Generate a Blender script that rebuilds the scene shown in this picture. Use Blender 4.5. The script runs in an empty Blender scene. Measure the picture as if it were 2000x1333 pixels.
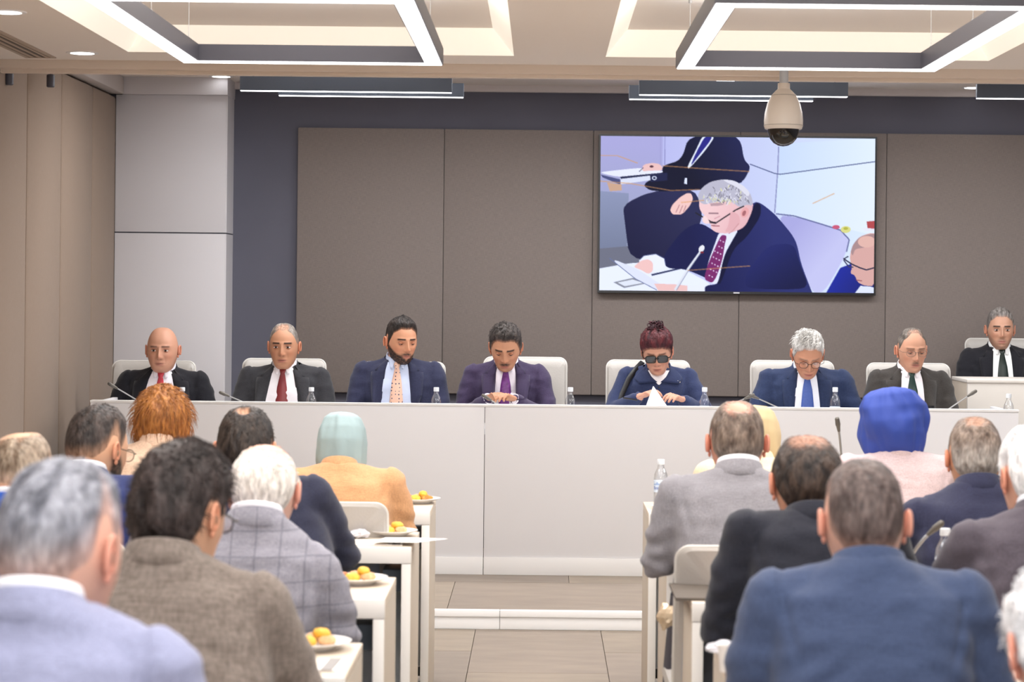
import bpy, bmesh, math, random
import numpy as np
from mathutils import Vector, Matrix, noise
from mathutils.bvhtree import BVHTree
random.seed(7); np.random.seed(7)
scn = bpy.context.scene
COL = scn.collection
PI = math.pi
FPX, CX, CY, CAMZ, ROLL = 4300.0, 1058.0, 572.0, 1.62, 0.0105

# ---------------------------------------------------------------- camera
cam_d = bpy.data.cameras.new('camera')
cam = bpy.data.objects.new('camera', cam_d); COL.objects.link(cam)
cam_d.sensor_fit = 'HORIZONTAL'; cam_d.sensor_width = 36.0
cam_d.lens = FPX / 2000 * 36
cam_d.shift_x = -(CX - 1000) / 2000
cam_d.shift_y = (CY - 666.5) / 2000
cam_d.clip_start = 0.05; cam_d.clip_end = 60
cam.matrix_world = Matrix.Translation((0, 0, CAMZ)) @ Matrix.Rotation(PI/2, 4, 'X') @ Matrix.Rotation(ROLL, 4, 'Z')
cam_d.dof.use_dof = True; cam_d.dof.focus_distance = 12.3; cam_d.dof.aperture_fstop = 5.6
scn.camera = cam
# ---------------------------------------------------------------- world, lights, exposure
w = bpy.data.worlds.new('world'); scn.world = w; w.use_nodes = True
w.node_tree.nodes['Background'].inputs[0].default_value = (0.9, 0.93, 1.0, 1)
w.node_tree.nodes['Background'].inputs[1].default_value = 0.3
scn.view_settings.view_transform = 'Standard'
scn.view_settings.look = 'None'
scn.view_settings.gamma = 1.0
scn.view_settings.use_curve_mapping = False
scn.view_settings.exposure = -0.38
def area(name, loc, sx, sy, power, col, rot=(0, 0, 0)):
    l = bpy.data.lights.new(name, 'AREA'); l.shape = 'RECTANGLE'; l.size = sx; l.size_y = sy
    l.energy = power; l.color = col
    o = bpy.data.objects.new(name, l); o.location = loc; o.rotation_euler = rot; COL.objects.link(o)
    return o
WARM = (0.97, 0.98, 1.0)
# ceiling lamps of the rest of the room, above and behind the photographer's view
for (x, y, p) in [(-1.0, 6.0, 10), (1.15, 6.0, 10), (-1.0, 3.4, 18), (1.15, 3.4, 18), (-1.23, 0.8, 45), (1.40, 0.8, 45), (4.2, 10.0, 60), (4.2, 6.0, 40)]:
    area('ceiling_lamp_light', (x, y, 2.58), 1.2, 2.0, p, WARM)
area('rear_ceiling_light', (0.6, -1.2, 2.5), 4.5, 1.6, 200, WARM, (math.radians(64), 0, 0))
# added fill lights facing up, only to brighten the ceiling
for (x, y, p) in [(-1.0, 5.8, 70), (1.15, 5.8, 70), (0.1, 3.0, 60), (-1.0, 8.5, 30), (1.15, 8.5, 30), (3.6, 9.0, 50)]:
    area('ceiling_fill_light', (x, y, 2.69), 1.0, 1.9, p, WARM, (PI, 0, 0))
for x in (-1.07, 1.07): area('ceiling_fill_light', (x, 11.99, 2.80), 1.1, 0.15, 9, WARM, (PI, 0, 0))  # added fill above the bars, brightens the soffit
# added fill lights for stage and back wall, unseen behind the ceiling edge
for (x, p) in ((-1.4, 34), (0.2, 42), (1.9, 42), (3.8, 42)): area('stage_fill_light', (x, 12.65, 2.95), 1.4, 0.6, p, WARM)
# light of the two hung frames and bars in view
for x in (-1.0, 1.15):
    area('frame_lamp_light', (x, 8.5, 2.585), 1.1, 1.9, 40, WARM)
for x in (-1.07, 1.07):
    area('bar_lamp_light', (x, 12.0, 2.68), 1.1, 0.2, 14, WARM)

# ---------------------------------------------------------------- materials
MATS = {}
def srgb(c):
    if isinstance(c, str):
        c = [int(c[i:i+2], 16)/255 for i in (0, 2, 4)]
    return tuple((v/12.92 if v <= .04045 else ((v+.055)/1.055)**2.4) for v in c)
def mat(name, col, rough=.6, metal=0, bump=0, bscale=200, var=0, vscale=8, emit=0, vcol=False, stretch=(1, 1, 1), spec=.5, coat=0):
    if name in MATS: return MATS[name]
    m = bpy.data.materials.new(name); m.use_nodes = True; nt = m.node_tree; N = nt.nodes; L = nt.links
    b = N['Principled BSDF']; c = srgb(col)
    b.inputs['Base Color'].default_value = (*c, 1); b.inputs['Roughness'].default_value = rough
    b.inputs['Metallic'].default_value = metal; b.inputs['Specular IOR Level'].default_value = spec
    b.inputs['Coat Weight'].default_value = coat
    tc = N.new('ShaderNodeTexCoord'); mp = N.new('ShaderNodeMapping'); mp.inputs['Scale'].default_value = stretch
    L.new(tc.outputs['Object'], mp.inputs[0])
    src = None
    if vcol:
        a = N.new('ShaderNodeAttribute'); a.attribute_name = 'Col'; src = a.outputs['Color']
    if var:
        n = N.new('ShaderNodeTexNoise'); n.inputs['Scale'].default_value = vscale; n.inputs['Detail'].default_value = 5
        L.new(mp.outputs[0], n.inputs['Vector'])
        r = N.new('ShaderNodeMapRange'); r.inputs['From Min'].default_value = .3; r.inputs['From Max'].default_value = .7
        r.inputs['To Min'].default_value = 1-var; r.inputs['To Max'].default_value = 1+var
        L.new(n.outputs['Fac'], r.inputs['Value'])
        mx = N.new('ShaderNodeVectorMath'); mx.operation = 'SCALE'
        if src: L.new(src, mx.inputs[0])
        else: mx.inputs[0].default_value = c
        L.new(r.outputs[0], mx.inputs['Scale']); src = mx.outputs[0]
    if src: L.new(src, b.inputs['Base Color'])
    if bump:
        n = N.new('ShaderNodeTexNoise'); n.inputs['Scale'].default_value = bscale; n.inputs['Detail'].default_value = 3
        L.new(mp.outputs[0], n.inputs['Vector'])
        bp = N.new('ShaderNodeBump'); bp.inputs['Strength'].default_value = bump; bp.inputs['Distance'].default_value = .01
        L.new(n.outputs['Fac'], bp.inputs['Height']); L.new(bp.outputs[0], b.inputs['Normal'])
    if emit:
        b.inputs['Emission Strength'].default_value = emit
        if src and vcol: L.new(src, b.inputs['Emission Color'])
        else: b.inputs['Emission Color'].default_value = (*c, 1)
    MATS[name] = m
    return m
def weave(name, c1, c2, scale=260, amount=.5, line=None, lscale=14):
    """woven cloth: two crossed fine noises between two thread colours, optional window-pane lines"""
    if name in MATS: return MATS[name]
    m = bpy.data.materials.new(name); m.use_nodes = True; nt = m.node_tree; N = nt.nodes; L = nt.links
    b = N['Principled BSDF']; b.inputs['Roughness'].default_value = .85; b.inputs['Specular IOR Level'].default_value = .2
    b.inputs['Sheen Weight'].default_value = .15
    tc = N.new('ShaderNodeTexCoord'); outs = []
    for st in ((1, 1, .06), (.06, 1, 1)):
        mp = N.new('ShaderNodeMapping'); mp.inputs['Scale'].default_value = st; L.new(tc.outputs['Object'], mp.inputs[0])
        n = N.new('ShaderNodeTexNoise'); n.inputs['Scale'].default_value = scale; n.inputs['Detail'].default_value = 2
        L.new(mp.outputs[0], n.inputs['Vector']); outs.append(n.outputs['Fac'])
    ad = N.new('ShaderNodeMath'); ad.operation = 'ADD'; L.new(outs[0], ad.inputs[0]); L.new(outs[1], ad.inputs[1])
    r = N.new('ShaderNodeMapRange'); r.inputs['From Min'].default_value = 1-.35*amount-.05; r.inputs['From Max'].default_value = 1+.35*amount+.05
    L.new(ad.outputs[0], r.inputs['Value'])
    mx = N.new('ShaderNodeMix'); mx.data_type = 'RGBA'; mx.inputs['A'].default_value = (*srgb(c1), 1); mx.inputs['B'].default_value = (*srgb(c2), 1)
    L.new(r.outputs[0], mx.inputs['Factor']); src = mx.outputs['Result']
    if line:
        sep = N.new('ShaderNodeSeparateXYZ'); L.new(tc.outputs['Object'], sep.inputs[0]); fs = []
        for ax in ('X', 'Z'):
            q = N.new('ShaderNodeMath'); q.operation = 'MULTIPLY'; q.inputs[1].default_value = lscale; L.new(sep.outputs[ax], q.inputs[0])
            fr = N.new('ShaderNodeMath'); fr.operation = 'FRACT'; L.new(q.outputs[0], fr.inputs[0])
            lt = N.new('ShaderNodeMath'); lt.operation = 'LESS_THAN'; lt.inputs[1].default_value = .07; L.new(fr.outputs[0], lt.inputs[0]); fs.append(lt.outputs[0])
        mxx = N.new('ShaderNodeMath'); mxx.operation = 'MAXIMUM'; L.new(fs[0], mxx.inputs[0]); L.new(fs[1], mxx.inputs[1])
        sc_ = N.new('ShaderNodeMath'); sc_.operation = 'MULTIPLY'; sc_.inputs[1].default_value = .55; L.new(mxx.outputs[0], sc_.inputs[0])
        m2 = N.new('ShaderNodeMix'); m2.data_type = 'RGBA'; L.new(src, m2.inputs['A']); m2.inputs['B'].default_value = (*srgb(line), 1)
        L.new(sc_.outputs[0], m2.inputs['Factor']); src = m2.outputs['Result']
    L.new(src, b.inputs['Base Color'])
    bp = N.new('ShaderNodeBump'); bp.inputs['Strength'].default_value = .25; bp.inputs['Distance'].default_value = .004
    L.new(ad.outputs[0], bp.inputs['Height']); L.new(bp.outputs[0], b.inputs['Normal'])
    MATS[name] = m
    return m
def dots(name, base, dot, scale=55):
    if name in MATS: return MATS[name]
    m = bpy.data.materials.new(name); m.use_nodes = True; nt = m.node_tree; N = nt.nodes; L = nt.links
    b = N['Principled BSDF']; b.inputs['Roughness'].default_value = .5
    tc = N.new('ShaderNodeTexCoord'); mp = N.new('ShaderNodeMapping'); mp.inputs['Scale'].default_value = (1, 0, 1); L.new(tc.outputs['Object'], mp.inputs[0])
    v = N.new('ShaderNodeTexVoronoi'); v.inputs['Scale'].default_value = scale; v.inputs['Randomness'].default_value = .25
    L.new(mp.outputs[0], v.inputs['Vector'])
    lt = N.new('ShaderNodeMath'); lt.operation = 'LESS_THAN'; lt.inputs[1].default_value = .2; L.new(v.outputs['Distance'], lt.inputs[0])
    mx = N.new('ShaderNodeMix'); mx.data_type = 'RGBA'; mx.inputs['A'].default_value = (*srgb(base), 1); mx.inputs['B'].default_value = (*srgb(dot), 1)
    L.new(lt.outputs[0], mx.inputs['Factor']); L.new(mx.outputs['Result'], b.inputs['Base Color'])
    MATS[name] = m
    return m
def clear_mat(name, tint=(1, 1, 1), rough=.03):
    if name in MATS: return MATS[name]
    m = bpy.data.materials.new(name); m.use_nodes = True; nt = m.node_tree; N = nt.nodes; L = nt.links
    N.remove(N['Principled BSDF']); out = N['Material Output']
    t = N.new('ShaderNodeBsdfTransparent'); t.inputs[0].default_value = (*tint, 1)
    g = N.new('ShaderNodeBsdfGlossy'); g.inputs['Roughness'].default_value = rough
    lw = N.new('ShaderNodeLayerWeight'); lw.inputs[0].default_value = .35
    mr = N.new('ShaderNodeMapRange'); mr.inputs['To Min'].default_value = .06; mr.inputs['To Max'].default_value = .7
    L.new(lw.outputs['Facing'], mr.inputs['Value'])
    mx = N.new('ShaderNodeMixShader'); L.new(mr.outputs[0], mx.inputs[0]); L.new(t.outputs[0], mx.inputs[1]); L.new(g.outputs[0], mx.inputs[2])
    L.new(mx.outputs[0], out.inputs[0]); MATS[name] = m
    return m

# ---------------------------------------------------------------- geometry helpers
def px(x, y, Y):
    """world point on the plane at depth Y that the photograph shows at pixel x, y"""
    u, v = x - CX, y - CY
    return Vector(((u + v*ROLL)*Y/FPX, Y, CAMZ - (v - u*ROLL)*Y/FPX))
class G:
    """vertex / face collector"""
    def __init__(s): s.v = []; s.f = []; s.c = []; s.mi = []
    def add(s, verts, faces, col=(1, 1, 1), mi=0):
        o = len(s.v); s.v += [tuple(p) for p in verts]; s.f += [tuple(i+o for i in f) for f in faces]; s.mi += [mi]*len(faces)
        if isinstance(col, np.ndarray): s.c += [tuple(r) for r in col]
        else: s.c += [tuple(col)]*len(verts)
        return s
    def box(s, x0, x1, y0, y1, z0, z1, bev=0, mi=0, col=(1, 1, 1)):
        if not bev:
            v = [(x, y, z) for z in (z0, z1) for y in (y0, y1) for x in (x0, x1)]
            return s.add(v, [(0, 2, 3, 1), (4, 5, 7, 6), (0, 1, 5, 4), (2, 6, 7, 3), (0, 4, 6, 2), (1, 3, 7, 5)], col, mi)
        bm = bmesh.new(); bmesh.ops.create_cube(bm, size=1)
        for q in bm.verts: q.co = Vector(((x0+x1)/2+q.co.x*(x1-x0), (y0+y1)/2+q.co.y*(y1-y0), (z0+z1)/2+q.co.z*(z1-z0)))
        bmesh.ops.bevel(bm, geom=bm.edges[:], offset=bev, segments=2, affect='EDGES', profile=.5)
        s.add([q.co[:] for q in bm.verts], [[q.index for q in f.verts] for f in bm.faces], col, mi); bm.free(); return s
    def tube(s, pts, rad, n=10, dome=True, flat=None, col=(1, 1, 1), mi=0, closed=False):
        """tapered tube along points with rounded ends (parallel-transport frame)"""
        P = [Vector(p) for p in pts]; R = list(rad) if hasattr(rad, '__len__') else [rad]*len(P)
        if dome and not closed:
            d0 = (P[0]-P[1]).normalized(); d1 = (P[-1]-P[-2]).normalized()
            a, b = [], []
            for k in (.97, .75, .4):
                a.append((P[0]+d0*R[0]*k, R[0]*math.sqrt(1-k*k))); b.append((P[-1]+d1*R[-1]*k, R[-1]*math.sqrt(1-k*k)))
            P2 = [q for q, _ in a]+P+[q for q, _ in reversed(b)]; R = [q for _, q in a]+R+[q for _, q in reversed(b)]; P = P2
        m = len(P); T = []
        for i in range(m):
            A = P[(i-1) % m] if closed or i else P[0]; B = P[(i+1) % m] if closed or i < m-1 else P[-1]
            T.append((B-A).normalized())
        up = Vector((0, 0, 1)) if abs(T[0].z) < .9 else Vector((0, 1, 0))
        nrm = (up-T[0]*up.dot(T[0])).normalized(); V = []
        for i in range(m):
            nrm = (nrm-T[i]*nrm.dot(T[i])).normalized(); bi = T[i].cross(nrm)
            for k in range(n):
                a = 2*PI*k/n; fl = flat if flat else 1
                V.append(P[i]+(nrm*math.cos(a)*fl+bi*math.sin(a))*R[i])
        F = []
        for i in range(m if closed else m-1):
            j = (i+1) % m
            for k in range(n): F.append((i*n+k, i*n+(k+1) % n, j*n+(k+1) % n, j*n+k))
        if not closed: F += [tuple(range(n-1, -1, -1)), tuple(range((m-1)*n, m*n))]
        return s.add(V, F, col, mi)
    def lathe(s, prof, n=24, c=(0, 0, 0), col=(1, 1, 1), mi=0, sx=1, sy=1):
        V = []; F = []
        for r, z in prof:
            for k in range(n):
                a = 2*PI*k/n; V.append((c[0]+r*math.cos(a)*sx, c[1]+r*math.sin(a)*sy, c[2]+z))
        for i in range(len(prof)-1):
            for k in range(n): F.append((i*n+k, i*n+(k+1) % n, (i+1)*n+(k+1) % n, (i+1)*n+k))
        if prof[0][0] > 0: F.append(tuple(range(n-1, -1, -1)))
        if prof[-1][0] > 0: F.append(tuple((len(prof)-1)*n+k for k in range(n)))
        return s.add(V, F, col, mi)
    def ell(s, c, r, nu=16, nv=10, M=None, col=(1, 1, 1), mi=0):
        V = []; F = []
        for i in range(nv+1):
            e = PI*(i/nv)-PI/2; e = max(-PI/2+.02, min(PI/2-.02, e))
            for k in range(nu):
                a = 2*PI*k/nu; p = Vector((r[0]*math.cos(e)*math.cos(a), r[1]*math.cos(e)*math.sin(a), r[2]*math.sin(e)))
                if M: p = M @ p
                V.append((p.x+c[0], p.y+c[1], p.z+c[2]))
        for i in range(nv):
            for k in range(nu): F.append((i*nu+k, i*nu+(k+1) % nu, (i+1)*nu+(k+1) % nu, (i+1)*nu+k))
        F += [tuple(range(nu-1, -1, -1)), tuple(nv*nu+k for k in range(nu))]
        return s.add(V, F, col, mi)
    def rings(s, R, col=(1, 1, 1), cap=True, mi=0):
        """loft through equal-length point rings"""
        n = len(R[0]); V = [p for r in R for p in r]; F = []
        for i in range(len(R)-1):
            for k in range(n): F.append((i*n+k, i*n+(k+1) % n, (i+1)*n+(k+1) % n, (i+1)*n+k))
        if cap: F += [tuple(range(n-1, -1, -1)), tuple((len(R)-1)*n+k for k in range(n))]
        return s.add(V, F, col, mi)
    def sheet(s, rows, th=0, col=(1, 1, 1), nrm=(0, -1, 0)):
        """grid of rows of points, given thickness th along nrm"""
        m, n = len(rows), len(rows[0]); V = [Vector(p) for r in rows for p in r]; F = []
        for i in range(m-1):
            for k in range(n-1): F.append((i*n+k, i*n+k+1, (i+1)*n+k+1, (i+1)*n+k))
        if th:
            o = len(V); d = Vector(nrm)*th; V += [p+d for p in V]
            F += [tuple(o+i for i in reversed(f)) for f in F[:]]
            rim = [k for k in range(n)]+[i*n+n-1 for i in range(1, m)]+[(m-1)*n+k for k in range(n-2, -1, -1)]+[i*n for i in range(m-2, 0, -1)]
            for a, b in zip(rim, rim[1:]+rim[:1]): F.append((b, a, a+o, b+o))
        return s.add(V, F, col)
    def mesh(s, name, mats, smooth=True, vcol=False, angle=None):
        me = bpy.data.meshes.new(name); me.from_pydata([tuple(p) for p in s.v], [], s.f)
        if vcol:
            a = me.color_attributes.new('Col', 'FLOAT_COLOR', 'POINT')
            arr = np.ones((len(s.v), 4), np.float32); arr[:, :3] = np.array(s.c, np.float32); a.data.foreach_set('color', arr.ravel())
        for m in (mats if isinstance(mats, (list, tuple)) else [mats]): me.materials.append(m)
        me.polygons.foreach_set('material_index', s.mi)
        bm = bmesh.new(); bm.from_mesh(me); bmesh.ops.recalc_face_normals(bm, faces=bm.faces)
        for f in bm.faces: f.smooth = smooth
        if angle and smooth:
            for e in bm.edges:
                if len(e.link_faces) == 2 and e.calc_face_angle(0) > angle: e.smooth = False
        bm.to_mesh(me); bm.free(); me.update()
        return me
def link(name, me, parent=None, loc=None):
    o = bpy.data.objects.new(name, me); COL.objects.link(o)
    if parent: o.parent = parent
    if loc is not None: o.location = loc
    return o
def obj(name, g, m, parent=None, smooth=True, angle=.6, vcol=False, loc=None):
    return link(name, g.mesh(name, m, smooth, vcol, angle), parent, loc)
def tag(o, label=None, cat=None, group=None, kind=None):
    if label: o['label'] = label
    if cat: o['category'] = cat
    if group: o['group'] = group
    if kind: o['kind'] = kind
    return o
def thing(name, label, cat, loc=(0, 0, 0), rz=0, group=None):
    o = bpy.data.objects.new(name, None); COL.objects.link(o); o.location = loc; o.rotation_euler = (0, 0, rz); o.empty_display_size = .1
    return tag(o, label, cat, group)
def dup(root, loc, rz=0, label=None, group=None, scale=None):
    r = root.copy(); COL.objects.link(r); r.location = loc; r.rotation_euler = (0, 0, rz)
    if label: r['label'] = label
    if group: r['group'] = group
    if scale: r.scale = scale
    for ch in list(root.children):
        c = ch.copy(); COL.objects.link(c); c.parent = r
        for g in ch.children:
            d = g.copy(); COL.objects.link(d); d.parent = c
    return r
def remesh(g, voxel, smooth=4, fac=.6):
    """one continuous skin around overlapping closed shapes"""
    me = g.mesh('tmp', []); o = bpy.data.objects.new('tmp', me); COL.objects.link(o)
    md = o.modifiers.new('r', 'REMESH'); md.mode = 'VOXEL'; md.voxel_size = voxel
    if smooth: sm = o.modifiers.new('s', 'SMOOTH'); sm.factor = fac; sm.iterations = smooth
    dg = bpy.context.evaluated_depsgraph_get(); ev = o.evaluated_get(dg); m2 = ev.to_mesh()
    V = np.empty(len(m2.vertices)*3, np.float32); m2.vertices.foreach_get('co', V); V = V.reshape(-1, 3)
    F = [tuple(p.vertices) for p in m2.polygons]
    NR = np.empty(len(V)*3, np.float32); m2.vertices.foreach_get('normal', NR); NR = NR.reshape(-1, 3)
    ev.to_mesh_clear(); bpy.data.objects.remove(o); bpy.data.meshes.remove(me)
    return V, F, NR
def wrinkle(V, NR, amp, f=(7, 7, 14), seed=0):
    out = V.copy(); s = Vector((seed*3.7, seed*1.3, 0))
    for i in range(len(V)):
        p = Vector((V[i][0]*f[0], V[i][1]*f[1], V[i][2]*f[2]))+s
        q = noise.noise(p)+.5*noise.noise(p*2.3)
        out[i] += NR[i]*amp*(q+.3*abs(q))
    return out
# ================================================================= the room
M_CEIL = mat('ceiling_paint', 'F6EEE6', .9)
M_TAN = mat('beam_paint', 'E8D8C8', .9)
M_COVE = mat('cove_glow_paint', 'FFF6E8', .9, emit=.68)  # glow put into the cove paint, in place of light falling on it
M_NAVY = mat('slate_wall_paint', '62626E', .9, var=.05, vscale=2)
M_FAB = weave('wall_fabric', '7A706C', '8C827C', 520, .9)
M_FABL = weave('side_wall_fabric', '8C796A', '9C8979', 520, .9)
M_COLM = mat('column_panel_paint', 'D8D5D8', .55)
M_WHITE = mat('white_lacquer', 'F2F1F0', .45)
M_CREAM = mat('dais_front_laminate', 'E9E8EA', .5, var=.015, vscale=.8)
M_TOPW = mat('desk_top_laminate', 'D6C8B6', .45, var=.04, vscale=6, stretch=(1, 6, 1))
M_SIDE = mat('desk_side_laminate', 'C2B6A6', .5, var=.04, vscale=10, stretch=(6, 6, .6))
M_DARK = mat('dark_grey_metal', '50505A', .45)
M_STEEL = mat('brushed_steel', 'B0B0B0', .3, metal=.9)
M_LED = mat('lamp_diffuser', 'FBFAFA', .5, emit=6)
M_TILE = []
for k, c in enumerate(('8E8072', '928474', '8A7D70', '958776')):
    M_TILE.append(mat('floor_vinyl_%s' % 'abcd'[k], c, .42, var=.13, vscale=3.0, stretch=(1, 3, 1), bump=.05, bscale=60))
XL, XR, YB, YF, STY, STZ = -2.76, 5.2, -2.5, 14.5, 10.57, .091
ZM, ZS = CAMZ+1.151, CAMZ+1.362
def struct(name, g, m, **k):
    return tag(obj(name, g, m, **k), kind='structure')
# floor with its vinyl planks
fl = struct('floor', G().box(XL-.2, XR, YB, STY, -.1, -.012), mat('floor_grout', '6C6052', .8), smooth=False)
tile_me = [G().box(-.2985, .2985, -.5985, .5985, -.012, 0).mesh('floor_plank', m, False) for m in M_TILE]
k = 0
for i in range(-5, 9):
    for j in range(11):
        y0 = STY-.6-j*1.2+(.55 if i % 2 else 0)
        if y0 > STY-.6+.01 or y0 < YB+.6: continue
        link('floor_plank', tile_me[(i*3+j*5) % 4], fl, (i*.6-.0, y0, 0)); k += 1
for i in range(-5, 9):
    if i % 2: link('floor_plank', G().box(-.2985, .2985, -.322, .322, -.012, 0).mesh('floor_plank', M_TILE[i % 4], False), fl, (i*.6, STY-.325, 0))
# stage: riser, nosing and its own planks
st = struct('stage', G().box(XL-.2, XR, STY+.02, YF+.2, -.1, STZ-.012), mat('stage_core', 'D8D4D0', .8), smooth=False)
for i, (a, b) in enumerate([(XL-.2, -1.6), (-1.6, -.185), (-.185, 1.6), (1.6, XR)]):
    obj('riser_board', G().box(a+.001, b-.001, STY, STY+.018, 0, STZ-.03, .002), M_WHITE, st)
    obj('nosing', G().box(a+.001, b-.001, STY-.012, STY+.03, STZ-.03, STZ+.002, .003), M_WHITE, st)
for i in range(-3, 5):
    for j in range(4):
        link('stage_plank', G().box(-.5985, .5985, -.4985, .4985, -.012, 0).mesh('stage_plank', M_TILE[(i+j*3) % 4], False), st, (i*1.2+.16+.6*(j % 2), STY+.53+j*1., STZ))
# back wall with its upholstered panels
wb = struct('wall_back', G().box(XL-.2, XR, YF, YF+.15, 0, 3.3), M_NAVY, smooth=False)
xs = [580, 865.5, 1156, 1442, 1727, 2013, 2299, 2585]
zt, zb = px(1158, 256, YF).z, px(1100, 771, YF).z
for a, b in zip(xs, xs[1:]):
    x0, x1 = (a-CX)*YF/FPX, (b-CX)*YF/FPX
    obj('fabric_panel', G().box(x0+.0008, x1-.0008, YF-.05, YF+.01, zb, zt, .008), M_FAB, wb)
# left wall
wl = struct('wall_left', G().box(XL-.15, XL-.04, YB, YF, 0, 3.2), mat('left_wall_paint', '8A7A6C', .9), smooth=False)
yy = [10.93, 11.79, 12.63, 13.50, 14.30]
y = 10.93
while y > YB: y -= .85; yy.insert(0, y)
for a, b in zip(yy, yy[1:]):
    obj('fabric_panel', G().box(XL-.045, XL+.0, a+.006, b-.006, .08, 2.86, .022), M_FABL, wl)
EY = 11.12
struct('trim_1', G().box(XL-.04, XL+.06, EY+.2, YF-.2, 2.87, ZS+.02, .01), mat('crown_paint', 'CFC6C0', .8))
struct('baseboard_left', G().box(XL-.04, XL+.012, YB, YF-.3, 0, .078, .003), M_WHITE)
struct('wall_right', G().box(XR, XR+.15, YB, YF+.15, 0, 3.3), M_NAVY, smooth=False)
struct('wall_rear', G().box(XL-.2, XR+.1, YB-.15, YB, 0, 3.3), mat('rear_wall_paint', 'E4E0DC', .9), smooth=False)
# square column clad in lacquered panels
cxa, cxb, cya = px(224, 500, 14.2).x, px(440, 500, 14.2).x, 14.2
cl = struct('column', G().box(cxa-.05, cxb, cya+.004, YF, STZ, ZS+.01), mat('column_joint', '50505A', .8), smooth=False)
zj = px(330, 455, cya).z
obj('column_panel', G().box(cxa, cxb, cya-.006, cya+.01, zj+.004, 2.87, .002), M_COLM, cl)
obj('column_panel', G().box(cxa, cxb, cya-.006, cya+.01, STZ, zj-.004, .002), M_COLM, cl)
obj('column_panel', G().box(cxb-.002, cxb+.006, cya, YF, zj+.004, 2.87), M_COLM, cl)
obj('column_panel', G().box(cxb-.002, cxb+.006, cya, YF, STZ, zj-.004), M_COLM, cl)
obj('column_crown', G().box(cxa-.05, cxb+.012, cya-.05, YF, 2.87, ZS+.01, .004), M_COLM, cl)
# ceiling with two coffers
H1 = (-2.024, -.147); H2 = (.299, 2.162); HY0, HY1 = 7.0, 10.71; T = .05
g = G()
for a, b in ((XL-.2, H1[0]), (H1[1], H2[0]), (H2[1], XR)): g.box(a, b, YB, EY, ZM, ZM+T)
for a, b in (H1, H2): g.box(a, b, YB, HY0, ZM, ZM+T); g.box(a, b, HY1, EY, ZM, ZM+T)
ce = struct('ceiling', g, M_CEIL, smooth=False)
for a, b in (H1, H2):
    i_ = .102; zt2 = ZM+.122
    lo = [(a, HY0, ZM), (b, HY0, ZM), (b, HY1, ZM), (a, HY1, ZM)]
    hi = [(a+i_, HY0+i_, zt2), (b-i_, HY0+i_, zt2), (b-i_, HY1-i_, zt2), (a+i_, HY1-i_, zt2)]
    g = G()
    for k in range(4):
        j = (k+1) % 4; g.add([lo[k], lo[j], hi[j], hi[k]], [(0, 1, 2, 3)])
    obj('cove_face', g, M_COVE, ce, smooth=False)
    g = G().box(a+i_-.01, b-i_+.01, HY0+i_-.01, HY1-i_+.01, zt2, zt2+.03)
    obj('coffer_panel', g, M_CEIL, ce, smooth=False)
obj('ceiling_edge', G().box(XL-.2, XR, EY-.005, EY+.06, CAMZ+1.108, ZM+T, .003), M_TAN, ce)
obj('ceiling_lip', G().box(XL-.2, XR, EY+.055, EY+.11, CAMZ+1.090, ZS+.05, .003), M_TAN, ce)
obj('soffit', G().box(XL-.2, XR, EY+.10, YF+.1, ZS, ZS+.05), M_CEIL, ce, smooth=False)
obj('soffit_crown', G().box(cxb, XR, YF-.03, YF+.01, ZS-.045, ZS+.005, .01), mat('crown_light', 'DAD3D2', .8), ce)
# downlights
dl = None
DLS = [(161, 103, ZM, 'round recessed downlight beside the far end of the ceiling vent'), (15, 23, ZM, 'round recessed downlight at the upper left corner above the vent'),
       (432, 149, ZS, 'round downlight in the soffit just right of the white column'), (921, 149, ZS, 'round downlight in the soffit right of the left hanging bars'),
       (1417, 157, ZS, 'round downlight in the soffit above the right pair of bars'), (1901, 171, ZS, 'round downlight in the soffit above the rightmost lamp bar')]
for (x, y, z, lab) in DLS:
    Y = (z-CAMZ)*FPX/((CY-y)+(x-CX)*ROLL); X = px(x, y, Y).x
    if dl is None:
        dl = thing('downlight', lab, 'downlight', (X, Y, z-.004), group='recessed downlights')
        obj('trim_ring', G().lathe([(.058, 0), (.078, 0), (.08, .004), (.058, .004)], 28), M_WHITE, dl)
        obj('lens', G().lathe([(.0575, -.001), (.0575, .003)], 28), M_LED, dl)
    else: dup(dl, (X, Y, z-.004), 0, lab)
# slotted air vent
def ceil_at(x, y, z=ZM):
    Y = (z-CAMZ)*FPX/((CY-y)+(x-CX)*ROLL); return px(x, y, Y)
v1, v2 = ceil_at(52, 112), ceil_at(110, 112)
vt = thing('air_vent', 'long slotted air vent in the ceiling at upper left', 'vent', (v1.x, v2.y, ZM))
W = v2.x-v1.x; Lv = 1.6
g = G(); g.box(0, .02, -Lv, 0, -.006, 0); g.box(W-.02, W, -Lv, 0, -.006, 0); g.box(.02, W-.02, -.02, 0, -.006, 0); g.box(.02, W-.02, -Lv, -Lv+.02, -.006, 0)
obj('frame', g, mat('vent_paint', 'B9A796', .6), vt, smooth=False)
obj('duct', G().box(.02, W-.02, -Lv+.02, -.02, -.0015, 0), mat('vent_dark', '5E544C', .8), vt, smooth=False)
for k in range(1, 4): obj('slat', G().box(W*k/4-.008, W*k/4+.008, -Lv+.02, -.02, -.005, -.001), MATS['vent_paint'], vt, smooth=False)
# smoke detectors / sprinkler in the ceiling
p = ceil_at(1050, 131)
t = thing('smoke_detector', 'small round beige detector on the ceiling edge between the two lamp frames', 'detector', (p.x, p.y, ZM))
obj('housing', G().lathe([(.0, -.022), (.03, -.022), (.045, -.012), (.05, 0)], 24), mat('detector_plastic', 'E8DCCB', .5), t)
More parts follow.
